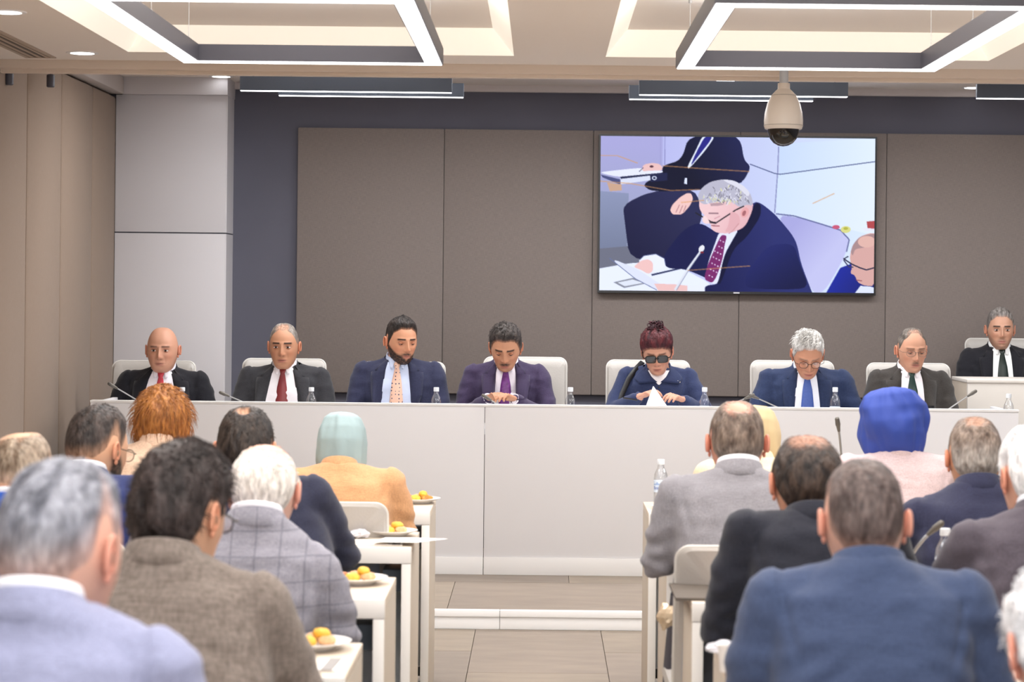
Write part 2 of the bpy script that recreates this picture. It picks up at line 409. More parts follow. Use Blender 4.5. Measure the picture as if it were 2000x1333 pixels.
# hanging rectangular lamp frames
def lamp_frame(x0, x1, y0, y1, label):
    t = thing('frame_lamp', label, 'ceiling lamp', ((x0+x1)/2, (y0+y1)/2, 2.60), group='hanging rectangular frame lamps')
    hx, hy, b, h = (x1-x0)/2, (y1-y0)/2, .08, .075
    for (a, c, d, e) in ((-hx, hx, -hy, -hy+b), (-hx, hx, hy-b, hy), (-hx, -hx+b, -hy+b, hy-b), (hx-b, hx, -hy+b, hy-b)):
        bar = obj('profile', G().box(a, c, d, e, .004, h), M_DARK, t, smooth=False)
        ins = .006
        obj('diffuser', G().box(a+ins if a == -hx else a+(ins if c-a < .2 else 0), c-ins, d+(ins if e-d < .2 else -ins), e-(ins if e-d < .2 else -ins), 0, .006), M_LED, bar, smooth=False)
    for sx in (-1, 1):
        for yy_ in (-hy+.25, 0, hy-.16):
            g = G().tube([(sx*(hx-.05), yy_, h), (sx*(hx-.05), yy_, ZM+.122-2.60)], .0015, 6, dome=False)
            g.tube([(sx*(hx-.05), yy_, h), (sx*(hx-.05), yy_, h+.02)], .006, 8, dome=False)
            g.tube([(sx*(hx-.05), yy_, ZM+.097-2.60), (sx*(hx-.05), yy_, ZM+.122-2.60)], .008, 8, dome=False)
            obj('suspension_cable', g, M_STEEL, t)
lamp_frame(-1.567, -.437, 7.43, 9.55, 'left of the two rectangular frame lamps hanging below the ceiling')
lamp_frame(.573, 1.706, 7.43, 9.59, 'right of the two rectangular frame lamps, in front of the dome camera')
M_BAR = mat('slate_blue_metal', '525C6C', .5)
def lamp_bar(x0, x1, y, label):
    t = thing('bar_lamp', label, 'ceiling lamp', ((x0+x1)/2*.9, y*.9, 2.70), group='slim hanging bar lamps')
    h = (x1-x0)/2*.9
    obj('profile', G().box(-h, h, -.018, .018, .004, .08), M_BAR, t, smooth=False)
    obj('diffuser', G().box(-h+.003, h-.003, -.016, .016, 0, .006), M_LED, t, smooth=False)
    for s in (-1, 1):
        g = G().tube([(s*(h-.07), 0, .08), (s*(h-.07), 0, ZS-2.70)], .0015, 6, dome=False); g.tube([(s*(h-.07), 0, .08), (s*(h-.07), 0, .105)], .005, 8, dome=False)
        obj('suspension_cable', g, M_STEEL, t)
lamp_bar(-1.835, -.555, 13.31, 'left hanging bar lamp, the nearer of its pair, beside the column')
lamp_bar(-1.64, -.495, 13.62, 'left hanging bar lamp, the farther of its pair, beside the column')
lamp_bar(.575, 1.837, 13.31, 'right hanging bar lamp behind the dome camera, the nearer of its pair')
lamp_bar(.527, 1.667, 13.62, 'right hanging bar lamp behind the dome camera, the farther of its pair')
lamp_bar(2.615, 3.9, 13.31, 'rightmost hanging bar lamp, cut by the right edge')
# track spotlights by the left wall
for (x, y, lab) in ((99, 158, 'small dark spotlight at the top of the left wall, the farther one'), (18, 153, 'small dark spotlight at the top of the left wall, at the left edge')):
    Y = 11.9 if x > 50 else 11.3; p = px(x, y, Y)
    t = thing('spotlight', lab, 'spotlight', (p.x, p.y, p.z))
    obj('housing', G().lathe([(.0, -.035), (.018, -.035), (.022, -.03), (.022, .03), (.012, .036)], 16), M_DARK, t)
    obj('stem', G().tube([(0, 0, .03), (0, 0, ZS-p.z)], .005, 8, dome=False), M_DARK, t)
# dome camera
p = px(1530, 252, 10.93); SCd = .832; t = thing('dome_camera', 'white egg-shaped ceiling camera with dark glass dome, hanging before the screen', 'camera', p)
k = .003
obj('housing', G().lathe([(0, .006), (.105, -.004), (.111, .0), (.114, .012), (.1155, .014), (.1165, .05), (.112, .095), (.098, .15), (.074, .2), (.05, .226), (.037, .238), (.036, .272), (0, .272)], 40), mat('camera_shell', 'E6DCD0', .35), t)
obj('seam_ring', G().lathe([(.1162, .018), (.1172, .019), (.1172, .022), (.1162, .023)], 40), mat('camera_seam', 'B8AFA4', .5), t)
obj('seam_ring', G().lathe([(.0745, .198), (.0765, .1985), (.0755, .2015), (.0735, .202)], 40), MATS['camera_seam'], t)
obj('dome', G().lathe([(0, -.105), (.03, -.1), (.058, -.085), (.08, -.058), (.093, -.02), (.094, -.002), (.05, .0)], 40), mat('smoked_dome', '17140F', .06, spec=.8), t)
obj('pole', G().lathe([(.027, .27), (.027, (ZM+.002-p.z)/SCd)], 20), mat('pole_paint', 'C9CDD2', .4), t); t.scale = (SCd,)*3
# ================================================================= wall screen
def screen_image(nx, ny):
    ss = 2; W_, H_ = nx*ss, ny*ss
    uu, vv = np.meshgrid((np.arange(W_)+.5)/W_, (np.arange(H_)+.5)/H_)
    X = 42+uu*1892; Y = 40+vv*1072+.0135*(X-42)
    img = np.zeros((H_, W_, 3))
    def c(h): return np.array([int(h[i:i+2], 16)/255 for i in (0, 2, 4)])
    def inside(P):
        P = np.array(P, float); r = np.zeros(X.shape, bool); n = len(P); j = n-1
        for i in range(n):
            xi, yi = P[i]; xj, yj = P[j]
            if yi != yj: r ^= ((yi > Y) != (yj > Y)) & (X < (xj-xi)*(Y-yi)/(yj-yi)+xi)
            j = i
        return r
    def poly(P, h, g=None):
        if len(P) >= 6:
            for _ in range(2):
                Q = []
                for (a, b), (e, f) in zip(P, P[1:]+P[:1]): Q += [(a*.8+e*.2, b*.8+f*.2), (a*.2+e*.8, b*.2+f*.8)]
                P = Q
        m = inside(P); base = c(h)
        if g is None: img[m] = base
        else:
            h2, x0, y0, x1, y1 = g; t = np.clip(((X-x0)*(x1-x0)+(Y-y0)*(y1-y0))/((x1-x0)**2+(y1-y0)**2), 0, 1)[..., None]
            img[m] = (base*(1-t)+c(h2)*t)[m]
    def line(P, h, w_):
        for (a, b), (e, f) in zip(P, P[1:]):
            L = math.hypot(e-a, f-b)+1e-6; nx_, ny_ = -(f-b)/L*w_/2, (e-a)/L*w_/2
            poly([(a+nx_, b+ny_), (e+nx_, f+ny_), (e-nx_, f-ny_), (a-nx_, b-ny_)], h)
    def blob(x, y, rx, ry, h, ang=0):
        ca, sa = math.cos(ang), math.sin(ang); m = (((X-x)*ca+(Y-y)*sa)/rx)**2+((-(X-x)*sa+(Y-y)*ca)/ry)**2 < 1; img[m] = c(h)
    poly([(0, 0), (2000, 0), (2000, 1200), (0, 1200)], 'B4B6EC', ('D6E6FB', 300, 300, 1900, 500))
    poly([(0, 0), (470, 0), (470, 1200), (0, 1200)], 'A9A8DC', ('9AA2C0', 200, 100, 150, 800))
    line([(485, 40), (488, 500)], '8A8AC0', 5); line([(455, 40), (455, 500)], '9C9CD0', 4)
    poly([(1275, 100), (2000, 60), (2000, 225), (1275, 312)], 'C6D8F6', ('DDEBFC', 1275, 200, 1900, 200))
    poly([(1262, 312), (2000, 226), (2000, 750), (1255, 580)], 'CFE0F8', ('E0ECFC', 1275, 400, 1900, 500))
    line([(1268, 120), (1262, 312), (1245, 580)], '8C92C0', 8); line([(1940, 225), (1280, 312), (1240, 305), (1070, 240)], '5A6490', 7)
    poly([(0, 420), (240, 440), (230, 820), (0, 840)], '8C95B8', ('767F9C', 100, 420, 100, 820))
    poly([(0, 825), (560, 780), (500, 930), (0, 960)], '6E7184')
    # seated man behind in dark suit
    poly([(200, 520), (380, 430), (700, 400), (760, 640), (600, 760), (560, 900), (250, 900), (215, 640)], '1B1C40', ('2A2C55', 250, 800, 600, 500))
    poly([(650, 40), (960, 40), (1010, 90), (1030, 210), (1078, 260), (1040, 340), (1000, 380), (740, 420), (400, 430), (330, 380), (470, 300), (470, 250), (600, 210)], '12142E', ('232752', 650, 300, 1000, 100))
    poly([(745, 40), (835, 40), (760, 150), (650, 275), (640, 260), (700, 140)], 'E4ECFF')
    poly([(762, 40), (812, 48), (790, 90), (735, 160), (660, 260), (690, 180)], '2A2A88')
    poly([(625, 335), (640, 335), (640, 378), (620, 375)], 'DDE6FF')
    # binder, papers and hand
    poly([(45, 300), (60, 290), (330, 262), (475, 285), (470, 300), (180, 330)], 'E4E8FA'); poly([(45, 310), (185, 345), (180, 380), (60, 330)], '4A5080')
    poly([(180, 335), (385, 315), (390, 350), (185, 378)], 'D8DEF4'); poly([(385, 312), (505, 298), (505, 352), (390, 362)], '20244A'); blob(415, 335, 17, 14, 'CED6F0'); blob(415, 335, 9, 8, '20244A')
    poly([(180, 325), (470, 298), (475, 308), (185, 340)], '282C50')
    poly([(330, 262), (345, 240), (400, 230), (450, 238), (472, 262), (465, 284), (380, 284), (335, 290)], 'E9BFC0'); line([(340, 262), (310, 290)], '303050', 5); blob(395, 255, 14, 8, '5A3A4A')
    poly([(90, 365), (190, 378), (192, 420), (110, 425)], 'C9A48E')
    poly([(640, 440), (668, 440), (684, 480), (660, 530), (620, 575), (600, 588), (580, 588), (545, 588), (525, 560), (540, 520), (590, 470)], 'F0C6C4')
    for q in ((565, 575, 590, 520), (590, 580, 612, 525), (618, 570, 635, 525)): line([(q[0], q[1]), (q[2], q[3])], 'A87884', 5)
    # chair behind
    poly([(1255, 585), (1500, 630), (1700, 700), (1760, 760), (1740, 850), (1700, 940), (1590, 1130), (1500, 1130), (1380, 780)], 'A8A8E0', ('C2C4F0', 1350, 700, 1600, 900))
    line([(1255, 585), (1380, 600), (1560, 655), (1700, 700), (1760, 765), (1742, 850)], '6A70A0', 9)
    blob(1668, 678, 26, 14, 'C85A7A'); blob(1735, 695, 34, 24, 'D8D88A'); blob(1735, 688, 16, 10, 'B4B44A'); poly([(1878, 640), (1940, 635), (1940, 690), (1885, 688)], 'B24A50'); poly([(1845, 684), (1940, 690), (1940, 705), (1870, 705)], 'E4E4F4')
    # second man lower right
    poly([(1540, 1250), (1700, 960), (1780, 930), (1990, 1000), (1990, 1250)], '1F2C9C', ('1A2270', 1700, 1000, 1900, 1140))
    poly([(1800, 1140), (1840, 1085), (1910, 1090), (1940, 1100), (1940, 1150)], 'DCE4FA')
    poly([(1770, 850), (1785, 800), (1830, 745), (1900, 720), (1945, 722), (1945, 1085), (1870, 1085), (1820, 1060), (1800, 1010), (1770, 1000), (1782, 955), (1765, 900)], 'D6A8A4')
    poly([(1770, 850), (1790, 790), (1840, 740), (1945, 720), (1945, 790), (1870, 820), (1800, 830), (1785, 880)], 'A98A8E'); blob(1880, 780, 60, 40, 'E0B4AC')
    line([(1720, 895), (1780, 935), (1835, 960), (1880, 975), (1935, 960)], '2A2A48', 9); line([(1722, 905), (1760, 955), (1790, 955)], '3A3A60', 8); line([(1755, 880), (1722, 900)], '2A2A48', 8)
    line([(1810, 1045), (1850, 1050)], '8A4A58', 6)
    # desk and papers, lower left
    poly([(-80, 985), (38, 960), (300, 915), (560, 935), (640, 975), (820, 1070), (860, 1200), (-80, 1250)], 'E6EDFF'); poly([(400, 1000), (600, 955), (605, 965), (405, 1012)], '303860')
    poly([(590, 940), (640, 925), (650, 965), (600, 955)], '8C94B8')
    poly([(140, 1055), (275, 1025), (390, 1060), (215, 1095)], '8A8E9E'); poly([(170, 1057), (272, 1036), (350, 1060), (220, 1083)], 'DDE4F4')
    # main speaker
    poly([(480, 870), (620, 690), (730, 640), (860, 720), (1100, 500), (1150, 510), (1250, 590), (1360, 720), (1400, 790), (1430, 930), (1500, 1110), (1560, 1250), (740, 1250), (760, 1080), (870, 1070), (640, 965), (500, 960)], '161A4C', ('2B3170', 700, 900, 1250, 750))
    poly([(1110, 505), (1150, 520), (1150, 600), (1060, 740), (960, 830), (880, 1070), (850, 1070), (900, 850), (1000, 690), (1080, 590)], '101238')
    poly([(1080, 960), (1200, 800), (1380, 790), (1420, 930), (1490, 1100), (1300, 1110), (1060, 1100), (1040, 1040)], '222868', ('161A48', 1200, 850, 1350, 1100))
    poly([(860, 720), (880, 715), (1000, 690), (960, 760), (900, 870), (860, 1070), (820, 1068), (770, 1040), (790, 920), (840, 780)], 'E3E8FF')
    poly([(880, 728), (920, 735), (905, 790), (890, 900), (850, 1020), (820, 1065), (762, 1035), (790, 930), (850, 790)], '7A2A6C')
    for a in range(7):
        for b in range(4):
            blob(800+b*24+a*9-(b*4), 1010-a*42+b*10, 5, 5, 'E0C8EC') if inside([(885, 738), (915, 745), (890, 890), (850, 1010), (820, 1050), (770, 1030), (795, 930), (850, 795)])[np.unravel_index(np.argmin((X-(800+b*24+a*9-b*4))**2+(Y-(1010-a*42+b*10))**2), X.shape)] else None
    poly([(722, 500), (760, 430), (1000, 430), (1098, 500), (1090, 570), (1040, 680), (930, 722), (850, 716), (810, 690), (805, 650), (760, 650), (752, 625), (770, 600), (730, 560)], 'F0CBD0', ('E4B4BC', 800, 550, 1050, 680))
    poly([(720, 490), (716, 450), (745, 400), (800, 362), (880, 345), (960, 352), (1030, 390), (1075, 440), (1095, 500), (1088, 530), (1060, 520), (1000, 540), (950, 500), (860, 500), (800, 510), (765, 520), (740, 510)], 'B9B8CC')
    rs = random.Random(3)
    for _ in range(150):
        a, r = rs.uniform(3.2, 6.2), rs.uniform(.1, .95); x = 905+175*r*math.cos(a); y = 505+140*r*math.sin(a)
        line([(x, y), (x+rs.uniform(-14, 14), y+rs.uniform(8, 26))], rs.choice(['E6E6F2', '8A8898', 'CFCFE4', '6A6878', 'DCDCA8']), 5)
    blob(1040, 575, 26, 36, 'E6A8AC', .4); blob(1035, 580, 12, 20, 'A86870', .4)
    line([(1035, 530), (980, 556), (845, 645), (810, 640), (752, 606), (700, 575)], '23232F', 9); line([(845, 652), (800, 645), (755, 618)], '4A3A48', 6)
    poly([(752, 600), (770, 596), (800, 640), (790, 655), (762, 650), (748, 634)], 'F6D8DA'); poly([(940, 560), (1000, 590), (1010, 650), (960, 700), (900, 715), (930, 660)], 'E0AEB6')
    poly([(800, 512), (870, 506), (900, 520), (860, 528), (806, 530)], 'B89AA4'); poly([(880, 345), (960, 352), (1030, 390), (1075, 440), (1060, 470), (1000, 410), (920, 370)], 'DCDCEC')
    line([(790, 580), (860, 580)], '8A6A78', 9); line([(870, 600), (830, 618)], 'C090A0', 5); line([(810, 665), (868, 668)], '9A5A68', 7); line([(1000, 650), (960, 700), (930, 722)], 'C8949C', 6)
    # cuffs, hands, page, microphone
    poly([(315, 900), (350, 870), (430, 858), (490, 890), (498, 940), (470, 960), (400, 975), (320, 930)], 'E9EEFF'); line([(320, 900), (350, 872), (430, 860), (490, 892), (498, 935)], '5A6490', 5)
    poly([(275, 950), (330, 905), (380, 895), (412, 920), (412, 980), (380, 1000), (330, 970)], 'EFC4C4')
    poly([(112, 885), (300, 960), (480, 1080), (560, 1112), (440, 1112), (290, 1030)], 'DCE2F8'); line([(112, 888), (290, 1030), (440, 1110)], '6A74A0', 5)
    poly([(420, 1065), (560, 1070), (650, 1080), (650, 1118), (450, 1115)], 'ECC2C2'); poly([(650, 1080), (770, 1082), (770, 1125), (650, 1120)], 'E6ECFF')
    line([(565, 1110), (650, 970), (735, 850)], 'DDE2F0', 16); line([(575, 1112), (660, 970), (742, 850)], '7A80A0', 4); blob(745, 825, 18, 26, 'E8EAF4', .5); blob(748, 850, 12, 8, '7A2A3A')
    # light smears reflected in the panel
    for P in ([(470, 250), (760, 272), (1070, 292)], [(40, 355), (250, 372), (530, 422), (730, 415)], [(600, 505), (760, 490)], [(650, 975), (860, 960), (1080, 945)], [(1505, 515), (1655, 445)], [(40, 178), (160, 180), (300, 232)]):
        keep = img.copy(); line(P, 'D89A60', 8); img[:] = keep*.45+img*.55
    img = img.reshape(ny, ss, nx, ss, 3).mean((1, 3))
    return img
NX, NY = 440, 250
im = screen_image(NX, NY)
YS = YF-.05-.055
tl, tr, bl = px(1170, 262, YS), px(1713, 269.5, YS), px(1168, 572, YS)
TWd, THt = tr.x-tl.x, (tl.z-bl.z)
tv = thing('wall_screen', 'large flat wall screen showing a man reading at a desk', 'screen', (tl.x, YS, bl.z))
obj('housing', G().box(0, TWd, .0, .055, 0, THt, .004), mat('screen_housing', '141416', .35), tv)
bz = .012; g = G()
g.box(0, TWd, -.006, 0, 0, .016); g.box(0, TWd, -.006, 0, THt-bz, THt); g.box(0, bz, -.006, 0, .016, THt-bz); g.box(TWd-bz, TWd, -.006, 0, .016, THt-bz)
obj('screen_bezel', g, mat('bezel_black', '101014', .3), tv, smooth=False)
tag(obj('logo_plate', G().box(TWd*.5-.02, TWd*.5+.02, -.0075, -.005, .004, .012), mat('logo_silver', 'C8C8D0', .3, metal=.5), tv, smooth=False), 'small silver maker plate')
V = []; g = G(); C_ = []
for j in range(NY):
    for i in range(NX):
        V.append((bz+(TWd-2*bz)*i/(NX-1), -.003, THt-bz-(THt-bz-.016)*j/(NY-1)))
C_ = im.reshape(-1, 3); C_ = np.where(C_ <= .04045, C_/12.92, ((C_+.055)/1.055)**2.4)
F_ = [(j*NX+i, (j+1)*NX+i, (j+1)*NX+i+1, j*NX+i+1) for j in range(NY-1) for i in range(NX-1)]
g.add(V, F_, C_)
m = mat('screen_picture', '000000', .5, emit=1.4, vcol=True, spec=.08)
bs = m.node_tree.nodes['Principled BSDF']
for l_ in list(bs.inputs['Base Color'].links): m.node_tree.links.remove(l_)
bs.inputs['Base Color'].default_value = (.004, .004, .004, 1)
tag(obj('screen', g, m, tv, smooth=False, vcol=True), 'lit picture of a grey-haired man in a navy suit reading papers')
# ================================================================= the dais
DY, DZ = 11.91, 1.013
ds = thing('dais_desk', 'very long cream dais desk with a closed front on the low stage', 'desk', (0, DY, STZ))
dz = DZ-STZ; x0, xm, x1 = px(175, 900, DY).x, px(946, 900, DY).x, px(1989, 900, DY).x
for a, b in ((x0, xm), (xm, x1)):
    obj('front_panel', G().box(a+.0015, b-.0015, 0, .03, .095, dz-.012, .0015), M_CREAM, ds)
    obj('kick_board', G().box(a+.0015, b-.0015, -.008, .03, 0, .095, .0015), M_WHITE, ds)
obj('top_rail', G().box(x0, x1, -.006, .05, dz-.014, dz, .002), M_WHITE, ds)
obj('worktop', G().box(x0+.03, x1-.03, .05, .62, .755, .785, .002), M_CREAM, ds)
for a in (x0, x1-.03): obj('end_panel', G().box(a, a+.03, .03, .62, 0, dz-.014, .002), M_CREAM, ds)
for a in (-1.2, 0, 1.2): obj('support_panel', G().box(a, a+.025, .06, .55, 0, .755), M_CREAM, ds, smooth=False)
# raised podium at the right with its platform
tag(obj('podium_platform', G().box(2.30, 4.4, 13.72, 14.45, STZ, STZ+.16, .005), M_CREAM), 'low platform under the man at the raised desk', 'platform')
pd = thing('podium_desk', 'raised cream desk with closed front at the far right of the stage', 'desk', (2.56, 13.2, STZ))
hh = 1.126-STZ
obj('front_panel', G().box(0, 1.6, 0, .03, 0, hh-.02, .002), mat('podium_front', 'D6D0C8', .5), pd)
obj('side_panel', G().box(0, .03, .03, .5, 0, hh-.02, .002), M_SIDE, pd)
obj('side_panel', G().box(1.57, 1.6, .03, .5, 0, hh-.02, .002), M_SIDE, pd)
obj('top_rail', G().box(-.004, 1.604, -.004, .5, hh-.02, hh, .002), mat('podium_top', 'E2DCD4', .5), pd)
# ================================================================= audience desks
M_BLUEP = mat('modesty_panel_paint', 'E2EAF0', .6)
ROWS = [(9.2, 8.72), (7.96, 7.47), (6.69, 6.21), (5.435, 4.95)]
rown = ['front', 'second', 'third', 'fourth']
M_EDGE = mat('desk_edge_white', 'F2EFEA', .4)
for side in (-1, 1):
    for r, (yb, yn) in enumerate(ROWS):
        sn = 'left' if side < 0 else 'right'
        t = thing('audience_desk', f'long pale wood desk in the {rown[r]} row {sn} of the aisle', 'desk', (side*.433, (yb+yn)/2, 0), group='audience desks')
        Wd = 2.1 if side < 0 else 2.5; d = (yb-yn)/2
        def B(n, a, b, c, e, z0, z1, m_, bev=.002):
            if side < 0: a, b = -b, -a
            return obj(n, G().box(a, b, c, e, z0, z1, bev), m_, t)
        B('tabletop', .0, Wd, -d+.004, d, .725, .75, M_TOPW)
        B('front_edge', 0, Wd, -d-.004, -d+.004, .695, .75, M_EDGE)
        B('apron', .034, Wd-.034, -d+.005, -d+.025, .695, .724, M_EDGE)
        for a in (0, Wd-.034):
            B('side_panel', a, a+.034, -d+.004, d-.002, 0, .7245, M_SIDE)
            B('panel_edge', a+.001, a+.033, -d-.003, -d+.0035, 0, .694, M_EDGE)
        B('modesty_panel', .036, Wd-.036, d-.04, d-.02, .06, .66, M_BLUEP)
        B('cable_box', .045, .11, -.06, d-.045, .575, .65, mat('cable_box_grey', '6C7884', .6))
        B('foot_bar', .036, Wd-.036, d-.05, d-.03, .02, .058, mat('foot_bar_dark', '2A2E34', .6))
# ================================================================= chairs
M_LEA = mat('grey_leather', 'B2ADA7', .42, bump=.08, bscale=120)
M_PIPE = mat('leather_piping', 'D2CFC9', .4)
M_SHELL = mat('chair_back_blue_grey', '9AA3B2', .7, bump=.05)
def rrect(w_, z0, z1, r, n=6):
    out = []
    for (cx_, cz_, a0) in ((w_-r, z1-r, 0), (-w_+r, z1-r, PI/2), (-w_+r*.5, z0+r*.5, PI), (w_-r*.5, z0+r*.5, 1.5*PI)):
        rr = r if cz_ > (z0+z1)/2 else r*.5
        for k in range(n+1):
            a = a0+PI/2*k/n; out.append((cx_+rr*math.cos(a), cz_+rr*math.sin(a)))
    return out
def make_chair(label, top=.87, w_=.215, seat=.45):
    """front of the chair is +y; back reaches z=top"""
    t = thing('conference_chair', label, 'chair', group='grey leather conference chairs')
    zb_ = seat-.02; H_ = top-zb_
    def yb_(z): return -.205-.10*max(0, (z-zb_)/H_)**1.3
    O = rrect(w_, zb_, top, .042); cz_ = (zb_+top)/2; R = []
    for (s, dy) in ((.0, .030), (.5, .032), (.85, .030), (.96, .022), (1, .006), (1, -.012), (.96, -.02), (.5, -.022), (0, -.022)):
        R.append([(x*s, yb_(cz_+(z-cz_)*s)+dy-.02+.035*(x*s/w_)**2, cz_+(z-cz_)*s) for x, z in O])
    obj('backrest', G().rings(R), M_LEA, t)
    g = G().tube([(x*1.005, yb_(z)-.02+.035*(x/w_)**2-.003, cz_+(z-cz_)*1.004) for x, z in O], .0065, 8, closed=True)
    obj('piping', g, M_PIPE, t)
    zs = top-.19
    O2 = rrect(w_*.9, zb_+.02, zs, .03); cz2 = (zb_+zs)/2
    R = []
    for (s, dy) in ((0, -.028), (.95, -.028), (1, -.022), (1, -.010)): R.append([(x*s, yb_(cz2+(z-cz2)*s)-.02+dy+.035*(x*s/w_)**2, cz2+(z-cz2)*s) for x, z in O2])
    obj('back_cover', G().rings(R), M_SHELL, t)
    g = G(); R = []
    for (z, s) in ((seat-.075, .9), (seat-.065, .97), (seat-.03, 1), (seat-.008, .98), (seat, .9)):
        R.append([(x*s, y_*s, z) for x, y_ in rrect(w_+.015, -.22, .24, .07)])
    obj('seat', g.rings(R), M_LEA, t)
    obj('gas_column', G().lathe([(.028, .10), (.028, .2), (.02, .2), (.02, seat-.075)], 16), M_STEEL, t)
    for k in range(5):
        a = 2*PI*k/5+.3; e = Vector((math.cos(a), math.sin(a), 0))
        leg = obj('leg', G().tube([e*.02+Vector((0, 0, .105)), e*.15+Vector((0, 0, .09)), e*.27+Vector((0, 0, .065))], (.022, .018, .012), 8), M_STEEL, t)
        obj('caster', G().ell(e*.265+Vector((0, 0, .027)), (.018, .018, .027), 10, 8), mat('caster_black', '1C1C1E', .5), leg)
    return t
ch_a = None; ch_d = None
AUD_CH = [(-.753, 8.05, 'chair under the woman in the tan blazer'), (-1.41, 8.05, 'chair under the woman with ginger hair'),
  (-.85, 6.83, 'chair under the man in dark navy with a small bald patch'), (-1.45, 6.83, 'chair under the bearded man in the navy jacket'),
  (-.84, 5.6, 'chair under the white-haired man in grey check'), (-1.42, 5.6, 'chair under the man in the bright blue jacket'),
  (-.775, 4.33, 'chair under the man in the brown tweed jacket'), (-.93, 3.05, 'chair under the man in the pale blue-grey jacket nearest at left'),
  (.85, 8.05, 'chair under the person in the cream headscarf'), (1.37, 8.05, 'chair under the woman in the royal blue headscarf'),
  (.625, 6.83, 'chair under the man in the light grey suit'), (1.42, 6.83, 'chair under the man in navy with short grizzled hair'),
  (.79, 5.6, 'chair under the man in the black suit with thinning hair'), (1.40, 5.6, 'chair under the white-haired man in the charcoal jacket'),
  (.75, 4.33, 'chair under the man in the navy jacket at front right'), (1.03, 3.15, 'chair under the white-haired person in the lower right corner')]
for (x, y, lab) in AUD_CH:
    lab = 'light grey leather '+lab
    if ch_a is None: ch_a = make_chair(lab); ch_a.location = (x, y, 0)
    else: dup(ch_a, (x, y, 0), 0, lab)
DAIS_CH = [(300, 707, 'chair behind the bald man'), (555, 703, 'chair behind the man with the dark red tie'), (788, 709, 'chair behind the bearded man'),
  (1026, 700, 'chair behind the man with the moustache and purple tie'), (1266, 706, 'chair behind the woman in sunglasses'), (1548, 707, 'chair behind the silver-haired man'),
  (1775, 712, 'chair behind the man in thin glasses with the green tie')]
for (x, y, lab) in DAIS_CH:
    p = px(x, y, 13.05); lab = 'light grey high-backed leather '+lab
    if ch_d is None: ch_d = make_chair(lab, 1.12, .243); ch_d['group'] = 'high-backed chairs on the stage'; ch_d.location = (p.x, 12.78, STZ); ch_d.rotation_euler.z = PI; z0_ = p.z
    else: dup(ch_d, (p.x, 12.78, STZ+(p.z-z0_)*.0), PI, lab)
    c_ = [o for o in COL.objects if o.get('label') == lab][0]; c_.scale.z = (p.z-STZ)/1.12
p = px(1960, 664, 14.15)
dup(ch_d, (p.x, 14.02, STZ+.16), PI, 'light grey high-backed leather chair behind the man at the raised desk', scale=(.9, .9, (p.z-STZ-.16)/1.12))
o_ = px(172, 780, 12.9)
# ================================================================= people
def sst(x, a, b):
    t = np.clip((np.asarray(x, float)-a)/(b-a), 0, 1); return t*t*(3-2*t)
def head_surface(nu, nv, hp):
    """head as one grid; +y is the face, eyes near z=0, chin -.115, crown +.12"""
    t = np.linspace(-PI, PI, nu, endpoint=False); az = t-.42*np.sin(t)
    el = np.linspace(PI/2-.03, -PI/2+.12, nv)
    A, E = np.meshgrid(az, el); ca = np.cos(A)
    dx, dy, dz = np.sin(A)*np.cos(E), ca*np.cos(E), np.sin(E)
    wd = hp.get('width', 1); jaw = hp.get('jaw', .26)
    x = .0765*wd*np.sign(dx)*np.abs(dx)**.92; y = .099*dy; z = .119*dz
    low = sst(-z, .0, .11)
    x = x*(1+.0*low); lowx = np.where(dz < 0, (np.cos(E).clip(.05, 1))**(-.38), (np.cos(E).clip(.05, 1))**(-.16)); x = x*lowx*(1-jaw*low*(.75+.25*(ca > 0)*ca))
    back = (1-sst(ca, -.35, .35))
    y = y*(1-.42*back*sst(-z, .015, .115)); y = np.where(back > 0, y-.006*back*np.exp(-((z-.03)/.05)**2), y)
    fr = sst(ca, .05, .65)
    y = y+fr*(.026*sst(-z, .03, .10)-.004*sst(z, .05, .1))
    def g(cx, cz, sx, sz, a): return a*np.exp(-((x-cx)/sx)**2-((z-cz)/sz)**2)
    f = np.zeros_like(x)
    h = np.interp(z, [-.06, -.046, -.038, -.028, -.012, .008, .022, .035], [0, .002, .017, .025, .018, .009, .003, 0])*hp.get('nose', 1.15)
    sg = np.interp(z, [-.04, -.028, .0, .03], [.011, .0105, .0075, .009])
    f += h*np.exp(-(x/sg)**2)
    for s in (-1, 1):
        f += g(s*.0135, -.033, .0065, .0065, .007)+g(s*.031, .004, .017, .012, -.010)+g(s*.030, .026, .022, .007, .0055)
        f += g(s*.046, -.026, .02, .018, .0045)+g(s*.028, -.05, .006, .018, -.002)
    f += g(0, -.059, .019, .0045, .0045)+g(0, -.071, .017, .005, .005)+g(0, -.065, .024, .0018, -.0035)+g(0, -.082, .02, .006, -.004)+g(0, -.101, .018, .013, .006)
    y = y+fr*f
    return x, y, z, A, E, ca, fr
def lerp3(a, b, w_): return np.asarray(a)*(1-w_[..., None])+np.asarray(b)*w_[..., None]
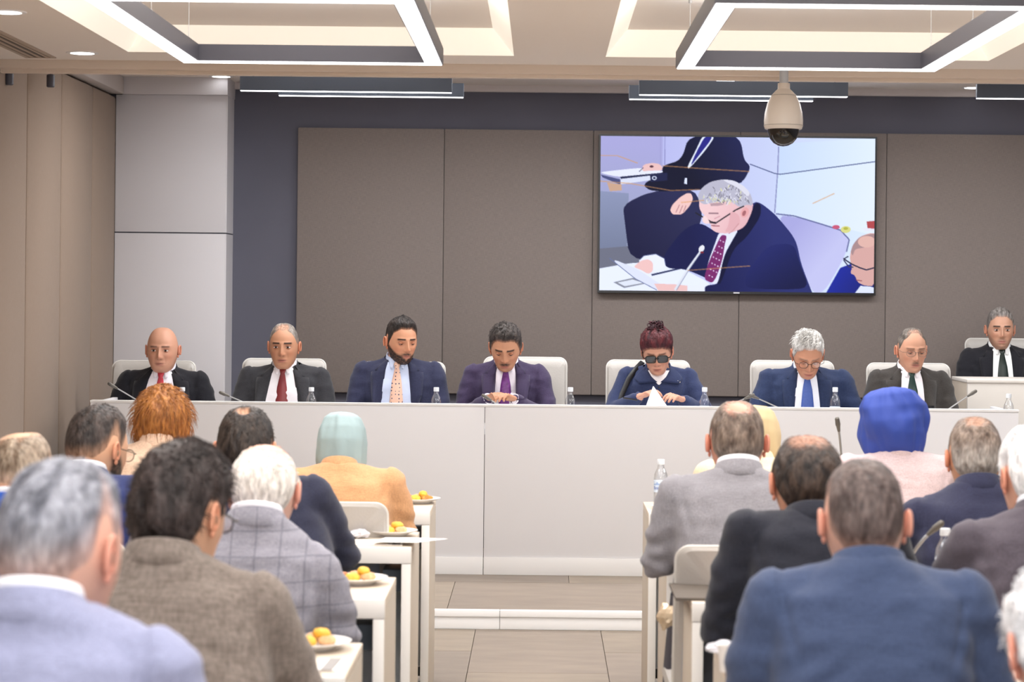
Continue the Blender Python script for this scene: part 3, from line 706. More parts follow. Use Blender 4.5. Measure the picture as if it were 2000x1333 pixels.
def paint_head(x, y, z, A, ca, fr, hp):
    sk = np.array(srgb(hp['skin'])); C_ = np.ones(x.shape+(3,))*sk
    def G2(cx, cz, sx, sz): return np.exp(-((np.abs(x)-cx)/sx)**2-((z-cz)/sz)**2)*fr
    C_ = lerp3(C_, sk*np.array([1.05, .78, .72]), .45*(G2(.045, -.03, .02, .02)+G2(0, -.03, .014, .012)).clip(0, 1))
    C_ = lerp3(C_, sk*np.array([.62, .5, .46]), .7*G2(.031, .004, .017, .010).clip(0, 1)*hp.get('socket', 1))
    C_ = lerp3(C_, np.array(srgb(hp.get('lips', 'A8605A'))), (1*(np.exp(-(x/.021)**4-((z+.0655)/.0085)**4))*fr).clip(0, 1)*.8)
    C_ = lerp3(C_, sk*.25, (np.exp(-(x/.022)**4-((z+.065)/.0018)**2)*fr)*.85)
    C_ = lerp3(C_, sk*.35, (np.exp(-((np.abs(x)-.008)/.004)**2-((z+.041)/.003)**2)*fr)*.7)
    br = np.array(srgb(hp.get('brow', '2A2220'))); bz_ = .0255-.10*np.maximum(0, np.abs(x)-.036)+.02*np.minimum(0, np.abs(x)-.02)
    bm_ = (sst(np.abs(x), .009, .014)*(1-sst(np.abs(x), .046, .054))*np.exp(-((z-bz_)/.0048)**4)*fr)*hp.get('browd', 1.0)
    C_ = lerp3(C_, br, bm_.clip(0, 1))
    nz = np.array([[noise.noise(Vector((a*160, b*160, c_*160))) for a, b, c_ in zip(r1, r2, r3)] for r1, r2, r3 in zip(x, y, z)]) if (hp.get('beard') or hp.get('must')) else 0
    if hp.get('beard'):
        c, d = hp['beard']; cheek = np.interp(np.abs(A), [0, .35, .8, 1.1, 1.45, 1.7], [-.082, -.058, -.050, -.03, -.0, -.0])
        m = (1-sst(z, cheek-.012, cheek+.006))*sst(-np.abs(A), -1.75, -1.5); m *= (1-np.exp(-(x/.02)**4-((z+.0665)/.0085)**4))
        C_ = lerp3(C_, np.array(srgb(c)), (m*d*(1+.3*nz)).clip(0, 1))
    if hp.get('must'):
        c, d, wd_ = hp['must']; m = np.exp(-(x/wd_)**4-((z+.052+.12*np.abs(x))/.0062)**4)*fr
        C_ = lerp3(C_, np.array(srgb(c)), (m*d*(1+.3*nz)).clip(0, 1))
    if hp.get('scalp'):
        c, d = hp['scalp']; m = sst(z, -.02, .03)*(1-fr*(1-sst(z, .05, .09)))
        C_ = lerp3(C_, np.array(srgb(c)), m*d)
    return C_
def grid_faces(nu, nv, mask=None, o=0):
    F = []
    for i in range(nv-1):
        for k in range(nu):
            q = (i*nu+k, i*nu+(k+1) % nu, (i+1)*nu+(k+1) % nu, (i+1)*nu+k)
            if mask is None or all(mask[a] for a in q): F.append(tuple(o+a for a in q))
    return F
HAND = None
def hand_shape():
    """right hand, wrist at origin, fingers along +y, palm down (-z), thumb on -x side"""
    g = G()
    g.ell((0, .045, 0), (.038, .05, .014), 16, 10); g.ell((0, .0, 0), (.026, .035, .018), 14, 8); g.ell((-.018, .03, -.004), (.02, .034, .014), 12, 8)
    for x, L, r, a in ((-.028, .068, .0088, -.08), (-.009, .076, .009, -.02), (.010, .070, .0086, .04), (.028, .056, .0078, .12)):
        P = [Vector((x*.8, .06, 0)), Vector((x, .088, .003))]; d = Vector((math.sin(a), math.cos(a), 0)); cur = 0.15
        for k, s in enumerate((.45, .32, .23)):
            cur += .38; P.append(P[-1]+(d*math.cos(cur)+Vector((0, 0, -1))*math.sin(cur))*L*s)
        g.tube(P, (r*1.05, r, r*.95, r*.85, r*.75), 10)
    g.tube([(-.016, .018, -.002), (-.040, .045, -.006), (-.052, .068, -.012), (-.050, .092, -.018)], (.014, .012, .0098, .008), 10)
    return remesh(g, .0034, 3, .5)
def add_hand(g, wrist, direc, up, left, col, s=1.0):
    global HAND
    if HAND is None: HAND = hand_shape()
    V, F, _ = HAND; y = Vector(direc).normalized(); z = Vector(up); z = (z-y*z.dot(y)).normalized(); x = y.cross(z)
    M = np.array([x[:], y[:], z[:]]).T; P = V.copy()
    if left: P[:, 0] *= -1
    P = (P*s) @ M.T+np.array(wrist); g.add([tuple(p) for p in P], [tuple(reversed(f)) for f in F] if left else F, col)
SKIN = mat('skin', 'C89070', .5, vcol=True, spec=.35, bump=.03, bscale=300)
HAIRM = mat('hair_strands', '302520', .55, vcol=True, bump=.9, bscale=75, stretch=(1, 1, .28), spec=.35, var=.3, vscale=110)
def cloth(hexc, name=None): return weave('suit_cloth_'+hexc.lower(), hexc, '%02X%02X%02X' % tuple(min(255, int(int(hexc[i:i+2], 16)*1.16)+6) for i in (0, 2, 4)), 420, .8)
M_TROU = cloth('2A2C34'); M_SHOE = mat('shoe_leather', '17151A', .35)
def shirt_mat(h): return mat('shirt_cotton_'+h.lower(), h, .75, bump=.1, bscale=40)
def ring(cx, cy, cz, rx, ry, n=32, tilt=0, p=2.0):
    out = []
    for k in range(n):
        a = 2*PI*k/n; c, s = math.cos(a), math.sin(a)
        x = rx*math.copysign(abs(c)**(2/p), c); y = ry*math.copysign(abs(s)**(2/p), s)
        out.append(Vector((cx+x, cy+y, cz+tilt*y)))
    return out
def person(sp):
    front = sp['face'] == 'f'; s = sp.get('s', 1.07); Y = sp['Y']; top = px(sp['px'][0], sp['px'][1], Y)
    z0 = sp.get('z0', 0); X = top.x; tx = sp.get('tx', 0)
    pitch, yaw, roll = [math.radians(a) for a in sp.get('pose', (10, 0, 0))]
    R = Matrix.Rotation(yaw, 3, 'Z') @ Matrix.Rotation(-pitch, 3, 'X') @ Matrix.Rotation(roll, 3, 'Y')
    lean = sp.get('lean', .06 if front else .16); sgn = -1 if front else 1
    # local frame: face toward +y; root under the hips, offset sideways by tx (picture +x)
    root_x = X+tx; hx = (-tx)*sgn
    up = R @ Vector((0, 0, 1)); crown = max((R @ Vector((0, .099*math.cos(a), .119*math.sin(a)))).z for a in np.linspace(0, PI, 40))
    hc = Vector((hx, lean, top.z-z0-(crown+sp.get('hairtop', .008))*s))
    root = thing('person', sp['label'], 'person', (root_x, Y-lean*sgn, z0), PI if front else 0, sp.get('group'))
    hp = sp['head']; hiA, hiB = (132, 104) if front else (96, 80)
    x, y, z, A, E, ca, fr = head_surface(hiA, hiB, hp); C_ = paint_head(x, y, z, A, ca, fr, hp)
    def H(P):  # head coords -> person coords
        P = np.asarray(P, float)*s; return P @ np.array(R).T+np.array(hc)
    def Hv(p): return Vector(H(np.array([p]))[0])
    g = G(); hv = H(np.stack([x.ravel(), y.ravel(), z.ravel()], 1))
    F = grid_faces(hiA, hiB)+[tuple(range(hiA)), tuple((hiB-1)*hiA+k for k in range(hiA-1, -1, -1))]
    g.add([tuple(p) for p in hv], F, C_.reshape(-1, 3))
    sk = srgb(hp['skin'])
    # ears
    for sd in (-1, 1):
        Me = Matrix.Rotation(sd*.22, 3, 'Z') @ Matrix.Rotation(.18, 3, 'X'); ec = Vector((sd*.0735*hp.get('width', 1), -.006, -.006)); pts = []
        for k in range(15):
            a = -2.2+4.55*k/14+PI/2; rx, rz = .0145, .028*(1 if math.sin(a) > -.3 else .95)
            pts.append(Hv(ec+Me @ Vector((sd*.010, -rx*math.cos(a)*-1*-1-.006, rz*math.sin(a)+.002))))
        ecol = tuple(np.array(sk)*np.array([1.04, .82, .78]))
        g.tube(pts, [.0045*s]+[.0048*s]*13+[.0045*s], 8, col=ecol)
        g.ell(Hv(ec+Me @ Vector((sd*.006, -.004, .003))), (.0035*s*1.2, .0135*s, .025*s), 12, 8, M=R @ Me, col=ecol)
        g.ell(Hv(ec+Me @ Vector((sd*.006, .002, -.026))), (.0045*s, .008*s, .009*s), 10, 6, M=R @ Me, col=ecol)
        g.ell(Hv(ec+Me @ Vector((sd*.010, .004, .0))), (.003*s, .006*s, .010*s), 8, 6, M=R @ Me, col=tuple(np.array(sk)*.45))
    # eyes
    eye = sp.get('eyes', 'open')
    if front or sp.get('eyes'):
        for sd in (-1, 1):
            ec = Vector((sd*.031, .0815, .004)); n0 = len(g.v)
            ge = G().ell((0, 0, 0), (.0135, .0115, .0105), 20, 14)
            cols = []
            for v in ge.v:
                q = Vector((v[0], v[1], v[2])); rr = math.hypot(q.x, q.z+(.003 if eye != 'open' else 0))
                wht = srgb('E4D8D0'); iris = srgb('2A1A12')
                lid_u, lid_l = (.0042, -.0048) if eye == 'open' else (-.0035, -.0062)
                up_ = lid_u*(1-(q.x/.0135)**2*.7); dn_ = lid_l*(1-(q.x/.0135)**2*.7)
                if q.z > up_+.0016 or q.z < dn_: cols.append(tuple(np.array(sk)*(.72, .6, .55)))
                elif q.z > up_-.0006: cols.append(srgb('1C1210'))
                else: cols.append(iris if rr < .0052 else wht)
            g.add([tuple(Hv(ec+Vector(v))) for v in ge.v], ge.f, np.array(cols))
    # torso frame
    N = hc+R @ Vector((0, -.030, -.118))*s; N.z += sp.get('nk', .022 if front else .045); N.y = N.y*(.86 if front else .9); N.x = N.x*.9
    ws = sp.get('w', .178); dr = sp.get('drop', .068 if front else .05); dep = sp.get('depth', 1.)
    hipz = .52; off = N.z-hipz
    def spine(zz):
        t = max(0, min(1, (zz-hipz)/off)); return Vector((N.x*t**1.5, N.y*(t**1.25), zz))
    g.rings([[tuple(q) for q in ring(c.x, c.y, c.z, rx, ry, 28)] for c, rx, ry in (
        (hc+R @ Vector((0, -.016, -.02))*s, .05*s, .055*s), (hc+R @ Vector((0, -.016, -.06))*s, .054*s, .056*s), (hc*.5+N*.5+R @ Vector((0, 0, -.03)), .056*s, .058*s),
        (N+Vector((0, 0, .0)), .059*s, .060*s), (spine(N.z-.05), .09, .07), (spine(N.z-.09), .14, .08), (spine(N.z-.3), .14, .09), (spine(hipz+.02), .14, .1), (Vector((0, 0, hipz-.06)), .13, .1))], col=sk)
    ks = ws/.178
    def jn(sd): c = spine(N.z-dr-.005); return Vector((c.x+sd*ws, c.y-.01, N.z-dr-.012))
    arms = {}
    for sd in (-1, 1):
        key = 'R' if (sd == 1) else 'L'; J = jn(sd); a = sp.get('arm'+key)
        el = Vector((J.x+sd*.065, J.y+.10, J.z-.265)); wr = Vector((J.x-sd*.06, J.y+.31, J.z-.235))
        if not front: el = Vector((J.x+sd*.075, J.y+.14, max(.755, J.z-.26))); wr = Vector((J.x-sd*.07, J.y+.36, .80))
        if a: el = Vector((N.x+a[0][0], a[0][1], a[0][2])); wr = Vector((N.x+a[1][0], a[1][1], a[1][2]))
        if sp.get('elb'): el += Vector((sd*sp['elb'], 0, 0))
        arms[sd] = (J, el, wr)
        g.tube([J, el, wr], (.04, .034, .026), 10, col=sk)
        hd = (wr-el).normalized(); add_hand(g, wr+hd*.012, hd+Vector((0, 0, -.1)), Vector((0, 0, 1)) if not a or len(a) < 3 else Vector(a[2]), sd == -1, sk, s*.97)
    # legs (body) hidden in the trousers
    for sd in (-1, 1): g.tube([(sd*.09, 0, hipz), (sd*.11, .40, hipz-.0), (sd*.12, .40, .12)], (.07, .05, .035), 10, col=sk)
    obj('body', g, SKIN, root, vcol=True, angle=None)
    # ------------------------------------------------ jacket
    jm = sp['jm']; g = G(); R_ = []
    for dzz, wd, dp, dy in ((.008, .070, .066, 0), (-.008, .098, .078, -.002), (-.026, .145, .090, -.004), (-.06, .182, .104, -.006), (-.12, .198, .122, -.006), (-.24, .192, .134, 0), (-.36, .178, .132, 0)):
        c = spine(N.z+dzz-(dr-.05)*(.6 if -.1 < dzz < -.02 else (0 if dzz > -.02 else 1)))
        R_.append([tuple(q) for q in ring(c.x, c.y+dy, c.z, wd*(ks if dzz < -.02 else 1), dp*dep, 32, tilt=-.28 if dzz > -.02 else (-.12 if dzz > -.08 else 0), p=2.6 if dzz < -.05 else 2.1)])
    R_.append([tuple(q) for q in ring(0, .01, hipz+.02, .19*ks, .145*dep, 32, p=2.4)]); R_.append([tuple(q) for q in ring(0, .01, hipz-.06, .195*ks, .15*dep, 32, p=2.4)])
    g.rings(R_)
    for sd in (-1, 1):
        J, el, wr = arms[sd]; m1 = J*.5+el*.5+Vector((sd*.008, -.008, 0)); c = spine(N.z-.035)
        g.tube([Vector((c.x+sd*.07, c.y-.006, N.z-.036)), Vector((c.x+sd*.12, c.y-.008, N.z-.052-(dr-.05)*.5)), J+Vector((0, 0, .002))], (.045, .054, .064), 14)
        g.tube([J+Vector((sd*.004, 0, .004)), m1, el], (.066, .062, .057), 14); g.tube([el, el*.5+wr*.5+Vector((0, 0, -.003)), wr-(wr-el).normalized()*.012], (.056, .049, .039), 14)
    V, F, NR = remesh(g, sp.get('vox', .0115), 5, .5)
    V = wrinkle(V, NR, .0075, (5, 5, 14), seed=sp['px'][0] % 17); V = wrinkle(V, NR, .0022, (19, 19, 30), seed=3)
    if not front: V = V+NR*(.0035*sst(-V[:, 2], -(N.z-.08), -(N.z-.22))*np.sin(V[:, 2]*95+np.abs(V[:, 0]-N.x)*(38+sp['px'][0] % 9)+2.5*np.sin(V[:, 0]*11+sp['px'][0])))[:, None]*(.5+.5*np.sin(V[:, 0]*23+sp['px'][0]))[:, None]
    for sd in (-1, 1):   # armhole seam with a slight sleeve head, folds at the elbow, centre back seam
        J, el, wr = arms[sd]; q = (V[:, 0]-J.x)*sd+.25*np.abs(V[:, 2]-J.z-.03); hi = sst(V[:, 2], J.z-.15, J.z-.08)
        V = V+NR*((-.0045*np.exp(-(q/.007)**2)+.0022*np.exp(-((q-.018)/.014)**2))*hi)[:, None]
        de = np.sqrt(((V-np.array(el[:]))**2).sum(1)); V = V+NR*(.004*np.exp(-(de/.09)**2)*np.sin(V[:, 2]*120+V[:, 0]*50))[:, None]
    V = V-NR*((.0025*np.exp(-((V[:, 0]-N.x)/.006)**2))*(V[:, 1] < N.y))[:, None]
    nf = V[:, 2] > N.z+.004-.28*(V[:, 1]-N.y)   # open at the neck
    F = [f for f in F if not all(nf[i] for i in f)]
    gj = G().add([tuple(p) for p in V], F); jk = obj(sp.get('jname', 'jacket'), gj, jm, root, angle=None)
    if sp.get('jlabel'): jk['label'] = sp['jlabel']
    bv = BVHTree.FromPolygons([tuple(map(float, p)) for p in V], F)
    def onf(xx, zz, o=.004):
        h = bv.ray_cast(Vector((xx, 1.2, zz)), Vector((0, -1, 0)))
        yv = h[0].y if h[0] else spine(zz).y+.07
        return Vector((xx, yv+o, zz))
    Nx, Nz = N.x, N.z
    # collar band round the back of the neck
    if sp.get('collar', True):
        cm = sp.get('cm', jm); R3 = []
        for (rr, dz_) in ((.060, -.004), (.0610, .026), (.0630, .031), (.0670, .029), (.0755, .004), (.084, -.014), (.080, -.022)):
            row = []
            for k in range(25):
                a = PI/2+math.radians(128)*(k/24*2-1)+PI; fr_ = abs(k/24*2-1)
                row.append(Vector((Nx+rr*s*math.cos(a)*1.03, N.y+rr*s*math.sin(a)*(1.0)-.002, Nz+dz_+.012-.062*fr_**2)))
            R3.append(row)
        obj('collar', G().sheet(R3, .0), cm, jk, angle=None)
    # shirt: collar, front, tie
    st_ = sp.get('shirt'); vp = sp.get('v', [(0, .05), (-.06, .055), (-.2, .035), (-.34, .004)])
    def vw(d): return float(np.interp(-d, [-a for a, _ in vp], [b for _, b in vp]))
    if st_:
        sm = shirt_mat(st_); zs_ = np.linspace(.0, vp[-1][0], 22)
        rows = [[onf(Nx+vw(d)*k, Nz+d-.004*0, .0035) for k in np.linspace(-1, 1, 13)] for d in zs_]
        rr_ = [[Vector((Nx+.045*k, N.y+.060*s*math.sqrt(1-(.6*k)**2), Nz+.0)) for k in np.linspace(-1, 1, 13)]]
        sh = obj('shirt', G().sheet(rr_+rows, .0), sm, root, angle=None)
        R3 = []
        for (rr, dz_) in ((.0565, -.02), (.0575, .046), (.0605, .050), (.063, .042), (.067, .008), (.066, -.010)):
            R3.append([Vector((Nx+rr*s*math.cos(a), N.y+rr*s*math.sin(a)*1.03+.001, Nz+dz_+.006-.050*(.5+.5*math.sin(a)))) for a in [PI/2+.12+(2*PI-.24)*k/36 for k in range(37)]])
        obj('shirt_collar', G().sheet(R3, 0), sm, sh, angle=None)
        if sp.get('points', True) and front:
            for sd in (-1, 1):
                rows = []
                for t in np.linspace(0, 1, 5):
                    d = .004-.058*t; xa = .006+.020*t; xb = .054-.016*t
                    row = []
                    for k in np.linspace(0, 1, 5):
                        xx = xa+(xb-xa)*k; y0_ = N.y+.067*s*math.sqrt(max(.05, 1-(xx/.085)**2)); y1_ = onf(Nx+sd*xx, Nz-.05, .011).y
                        row.append(Vector((Nx+sd*xx, y0_*(1-t)+max(y0_, y1_)*t, Nz+d)))
                    rows.append(row)
                obj('collar_point', G().sheet(rows, .002), sm, sh, angle=None)
    if sp.get('tie'):
        ys = [(-.002, .016), (-.018, .019), (-.042, .012), (-.048, .0145), (-.12, .028), (-.25, .040), (-.36, .046)]
        rows = []
        for d, wv in ys:
            b_ = .016 if d > -.044 else .009
            rows.append([onf(Nx+wv*k+sp.get('tiex', 0)*d, Nz+d-.008, b_+.004*(1-k*k)*(2 if d > -.044 else 1)) for k in (-1, -.6, 0, .6, 1)])
        obj('tie', G().sheet(rows, .004), sp['tie'], root, angle=None)
    if sp.get('lapel', True) and front:
        for sd in (-1, 1):
            rows = []
            for d, wl in ((-.004, .018), (-.03, .040), (-.062, .060), (-.066, .045), (-.072, .082), (-.10, .082), (-.2, .064), (-.3, .035), (vp[-1][0]+.02, .006)):
                v_ = vw(d); rows.append([onf(Nx+sd*(v_-.004+wl*k), Nz+d, .006+.007*k*(1-k)*3+.003*k) for k in (0, .25, .5, .75, 1)])
            obj('lapel', G().sheet(rows, .004), sp.get('lm', jm), jk, angle=None)
            if sp.get('pocket'):
                pass
    for ex in sp.get('extra', []): ex(root, onf, N, Hv, s, jk)
    # cuffs
    if st_ and sp.get('cuffs', True):
        for sd in (-1, 1):
            J, el, wr = arms[sd]; d = (wr-el).normalized()
            obj('shirt_cuff', G().tube([wr-d*.02, wr+d*.016], (.0335, .0325), 16, dome=False), shirt_mat(st_), root)
    # trousers and shoes
    g = G(); g.ell((0, .02, hipz-.03), (.175, .15, .10), 16, 10)
    kx = sp.get('knee', .12); ky = .42
    for sd in (-1, 1):
        g.tube([(sd*.09, .03, hipz-.03), (sd*kx, ky, hipz-.0)], (.088, .068), 12); g.tube([(sd*kx, ky, hipz), (sd*(kx+.01), ky+.0, .13)], (.066, .046), 12)
    V, F, NR = remesh(g, .02, 3); obj('trousers', G().add([tuple(p) for p in V], F), sp.get('tm', M_TROU), root, angle=None)
    for sd in (-1, 1):
        g = G(); R3 = []
        for t, wv, hv_ in ((0, .0, .0), (.02, .03, .06), (.08, .036, .085), (.13, .038, .075), (.2, .044, .05), (.27, .036, .035), (.29, .0, .0)):
            R3.append([(sd*(kx+.01)+wv*math.cos(a)*1., ky-.06+t, max(.0, hv_*.5+hv_*.5*math.sin(a))+.002) for a in [2*PI*k/14 for k in range(14)]])
        obj('shoe', g.rings(R3), M_SHOE, root)
    # ------------------------------------------------ hair
    hs = sp.get('hair')
    if hs: make_hair(root, hs, hp, H, Hv, s, front)
    gl = sp.get('glasses')
    if gl:
        g = G(); gm, lens, rx, rz, rr = gl; sq = .55 if lens is LD else .85
        def se(v): return math.copysign(abs(v)**sq, v)
        for sd in (-1, 1):
            pts = [Hv((sd*.0315+rx*se(math.cos(a)), .1075-.0875*abs(sd*.0315+rx*se(math.cos(a))), .001+rz*se(math.sin(a)))) for a in [2*PI*k/24 for k in range(24)]]
            g.tube(pts, rr, 6, closed=True)
            g.tube([Hv((sd*.058, .102, .006)), Hv((sd*.074, .09, .006)), Hv((sd*.0815, .03, .008)), Hv((sd*.0815, -.008, .010)), Hv((sd*.079, -.02, -.006))], rr, 6)
        g.tube([Hv((-.010, .106, .005)), Hv((0, .109, .008)), Hv((.010, .106, .005))], rr, 6)
        go = obj('glasses', g, gm, root)
        gg = G()
        for sd in (-1, 1):
            R3 = []
            for q in (0, 1):
                for k_ in (1, .5, .02): R3.append([Hv((sd*.0315+rx*k_*se(math.cos(a)), .1075-.0875*abs(sd*.0315+rx*k_*se(math.cos(a)))-.0015*q, .001+rz*k_*se(math.sin(a)))) for a in [2*PI*j/24 for j in range(24)]])
            gg.rings(R3[:3], cap=False)
        obj('lens', gg, lens, go)
    return root
def make_hair(root, hs, hp, H, Hv, s, front):
    nu, nv = 150, 100
    x, y, z, A, E, ca, fr = head_surface(nu, nv, hp); absA = np.abs(A)*180/PI
    kx_, kz_ = zip(*hs.get('line', [(0, .085), (25, .08), (45, .062), (58, .048), (72, .01), (82, -.02), (90, .022), (100, .022), (112, -.028), (135, -.058), (180, -.068)]))
    hl = np.interp(absA, kx_, kz_)
    fz = hs.get('fade', .05); T = hs.get('t', .014); Tt = hs.get('top', T)
    m = sst(z, hl-.002, hl+fz*(.35+.65*sst(absA, 50, 90)))
    up = sst(z, .02, .09); th = (T*(1-up)+Tt*up)*m
    if hs.get('quiff'): th = th+hs['quiff']*sst(ca, .2, .8)*sst(z, hl, hl+.02)*sst(z, .05, .09)
    if hs.get('side'):  th = th+hs['side']*np.exp(-((absA-85)/30)**2-((z-.05)/.03)**2)
    seed = hs.get('seed', 1); nz = np.zeros(x.shape); n2 = np.zeros(x.shape); am = hs.get('rough', .004)
    ax, ay, az_ = hs.get('dir', (60, 22, 22)); tg = np.arctan2(x, y)
    for i in range(nv):
        for k in range(nu):
            p = Vector((x[i, k], y[i, k], z[i, k]))
            sw = noise.noise(p*14+Vector((seed, 0, 0)))*.02
            nz[i, k] = noise.noise(Vector(((p.x+sw)*ax, p.y*ay+seed, (p.z+sw)*az_)))+.6*noise.noise(Vector(((p.x+sw)*ax*2.3, p.y*ay*2, p.z*az_*2+seed)))
            n2[i, k] = noise.noise(Vector((p.x*170, p.y*170, p.z*60)))
    th = th+am*nz*m+hs.get('fine', .0008)*n2*m
    d = np.stack([x, y*.9, z+.02], -1); d /= np.linalg.norm(d, axis=-1, keepdims=True)
    if hs.get('lift'): d = d+np.array([0, hs['lift']*.5, hs['lift']]); d /= np.linalg.norm(d, axis=-1, keepdims=True)
    if hs.get('bald'):
        for (ax_, by, bz, r, dpt) in hs['bald']:
            q = ((x-ax_)**2+(y-by)**2+(z-bz)**2)**.5; b = 1-sst(q, r*.55, r*1.15); th = th*(1-b*dpt)
    P = np.stack([x, y, z], -1)+d*(th-.0015)[..., None]
    c1, c2 = np.array(srgb(hs['c'])), np.array(srgb(hs.get('c2', hs['c'])))
    wv = (.5+.9*nz+.5*n2).clip(0, 1); C_ = lerp3(np.ones(x.shape+(3,))*c1, c2, wv)
    if hs.get('grey'):
        gc, lo, hi = hs['grey']; gm = sst(-z, lo, hi)*(.75+.5*n2).clip(0, 1); C_ = lerp3(C_, np.array(srgb(gc)), gm.clip(0, 1))
    sk = np.array(srgb(hp['skin']))
    C_ = lerp3(C_, sk*.92, (1-sst(m, .0, hs.get('soft', .55)))*.75)
    if hs.get('bald'):
        for (ax_, by, bz, r, dpt) in hs['bald']:
            q = ((x-ax_)**2+(y-by)**2+(z-bz)**2)**.5+.012*nz; b = (1-sst(q, r*.5, r*1.3))*dpt; C_ = lerp3(C_, sk, (b*(1+.4*n2)).clip(0, 1))
    V = H(P.reshape(-1, 3)); mask = (m > .004).ravel()
    F = grid_faces(nu, nv, mask)
    if mask[:nu].all(): F.append(tuple(range(nu)))
    g = G().add([tuple(p) for p in V], F, C_.reshape(-1, 3))
    rs = random.Random(int(seed*10))
    if hs.get('tufts'):
        n, L, rr = hs['tufts']; ok = np.argwhere((m > .6) & (z > hs.get('tz', .0))); U = [Vector(q) for q in d.reshape(-1, 3)]
        for _ in range(n):
            i, k = ok[rs.randrange(len(ok))]; p = Vector(P[i, k]); dd = Vector(d[i, k]); fl = Vector((rs.uniform(-1, 1)*.5+hs.get('flow', (0, 0, 0))[0], hs.get('flow', (0, 0, 0))[1]+rs.uniform(-.4, .4), hs.get('flow', (0, 0, 0))[2]+rs.uniform(-.3, .3)))
            fl = fl-dd*fl.dot(dd)
            a = p-dd*.004; b = a+dd*.5*L*rs.uniform(.3, .8)+fl*L*.5; c_ = b+fl*L*.7-dd*L*.25*rs.uniform(0, 1)
            cc = C_[i, k]*rs.uniform(.7, 1.35)
            g.tube([Hv(a), Hv(b), Hv(c_)], (rr, rr*.85, rr*.2), 4, dome=False, col=tuple(cc))
    o = obj('hair', g, hs.get('m', HAIRM), root, vcol=True, angle=None)
    if hs.get('label'): o['label'] = hs['label']
    if hs.get('curls'):
        g = G()
        for q in range(hs['curls']):
            a, e = rs.uniform(-PI, PI), rs.uniform(.0, 1.3); c0 = Vector((.044*math.cos(a)*math.cos(e)+.004, -.005+.040*math.sin(a)*math.cos(e), .134+.036*math.sin(e)))
            pts = []; rad = rs.uniform(.009, .017); t1 = Vector((rs.uniform(-1, 1), rs.uniform(-1, 1), rs.uniform(-1, 1))).normalized(); t2 = t1.orthogonal().normalized()
            for k in range(12): b = k/11*5.2; pts.append(Hv(c0+(t1*math.cos(b)+t2*math.sin(b))*rad+t1.cross(t2)*k*.0008))
            g.tube(pts, [.0022]*3+[.0034]*6+[.0022]*3, 5, col=tuple(np.array(c1)*rs.uniform(.6, 1.9)))
        g.ell(Hv((.004, -.005, .126)), (.044*s, .040*s, .038*s), 14, 10, col=tuple(c1))
        tag(obj('hair_bun', g, HAIRM, o, vcol=True, angle=None), 'loose curls piled on the crown')
def scarf(root, m, H, Hv, s, N, prof, folds=9, amp=.004, face=True, seed=1, label='headscarf', twist=0):
    """headscarf: rings (z, rx, ry, cy) in head coordinates, with folds, opened over the face"""
    n = 96; rows = []; zs = [p[0] for p in prof]; Z = np.linspace(zs[0], zs[-1], 44)
    for zz in Z:
        rx, ry, cy = [float(np.interp(-zz, [-q for q in zs], [p[k] for p in prof])) for k in (1, 2, 3)]; row = []
        for k in range(n):
            a = 2*PI*k/n+.0001; f = amp*(math.sin(folds*a+zz*twist+2*noise.noise(Vector((math.cos(a)*2, math.sin(a)*2, zz*14+seed))))+1.2*noise.noise(Vector((math.cos(a)*5+seed, math.sin(a)*5, zz*7))))
            row.append(((rx+f)*math.cos(a), cy+(ry+f)*math.sin(a), zz))
        rows.append(row)
    V = [tuple(Hv(p)) for r in rows for p in r]; F = []
    for i in range(len(Z)-1):
        for k in range(n):
            q = (i*n+k, i*n+(k+1) % n, (i+1)*n+(k+1) % n, (i+1)*n+k); p = rows[i][k]
            if face and p[1] > .045 and -.10 < p[2] < .075 and abs(p[0]) < .062: continue
            F.append(q)
    F.append(tuple(range(n))); g = G().add(V, F); o = obj('headscarf', g, m, root, angle=None); o['label'] = label
    return o
def sh(c, d, **k): return dict(c=c, c2=d, **k)
GINGER = None
SK = dict(a='C79878', b='B98460', c='D3A283', d='DCB39A', e='E4BEA8', f='C4926E')
GLd = mat('glasses_dark', '15130F', .3); GLm = mat('glasses_metal', '6E6660', .3, metal=.7)
LC = clear_mat('lens_clear'); LD = mat('lens_black', '0C0A0C', .12, spec=.8)
NAVY, BLACK, CHAR = '282B42', '16161C', '2C2C30'
def tiem(n, c, **k): return mat('tie_silk_'+n, c, .4, **k)
# --- the dais
D = 12.6
person(dict(face='f', px=(318, 640), Y=D, z0=STZ, w=.198, pose=(3, 0, 0), jm=cloth(BLACK), shirt='EDEAF2', tie=tiem('red', 'C23A48'), hairtop=0, s=1.09, v=[(0, .05), (-.06, .072), (-.2, .105), (-.36, .12)],
  head=dict(skin='C6937A', width=1.05, jaw=.16, browd=.7, brow='4A3530', lips='A5685C'), label='bald man in a black suit and red tie, leftmost at the stage desk', elb=.03, lean=.05))
person(dict(face='f', px=(555, 630), Y=D, z0=STZ, w=.198, pose=(4, 0, 0), jm=cloth(CHAR), shirt='F0EDF2', tie=tiem('dark_red', '7E2A2E'), hairtop=.008, s=1.09, v=[(0, .05), (-.06, .068), (-.2, .095), (-.36, .11)],
  head=dict(skin='BE8A6C', width=.98, jaw=.2, brow='231B18'), hair=sh('6A625C', '9A928A', t=.004, top=.006, rough=.0015, line=[(0, .078), (25, .082), (45, .07), (58, .05), (72, .01), (82, -.012), (90, .022), (100, .022), (112, -.028), (180, -.068)], bald=[(0, .05, .1, .035, .7)], seed=2), lean=.05,
  label='stern man with cropped greying hair, charcoal suit and dark red tie on the stage'))
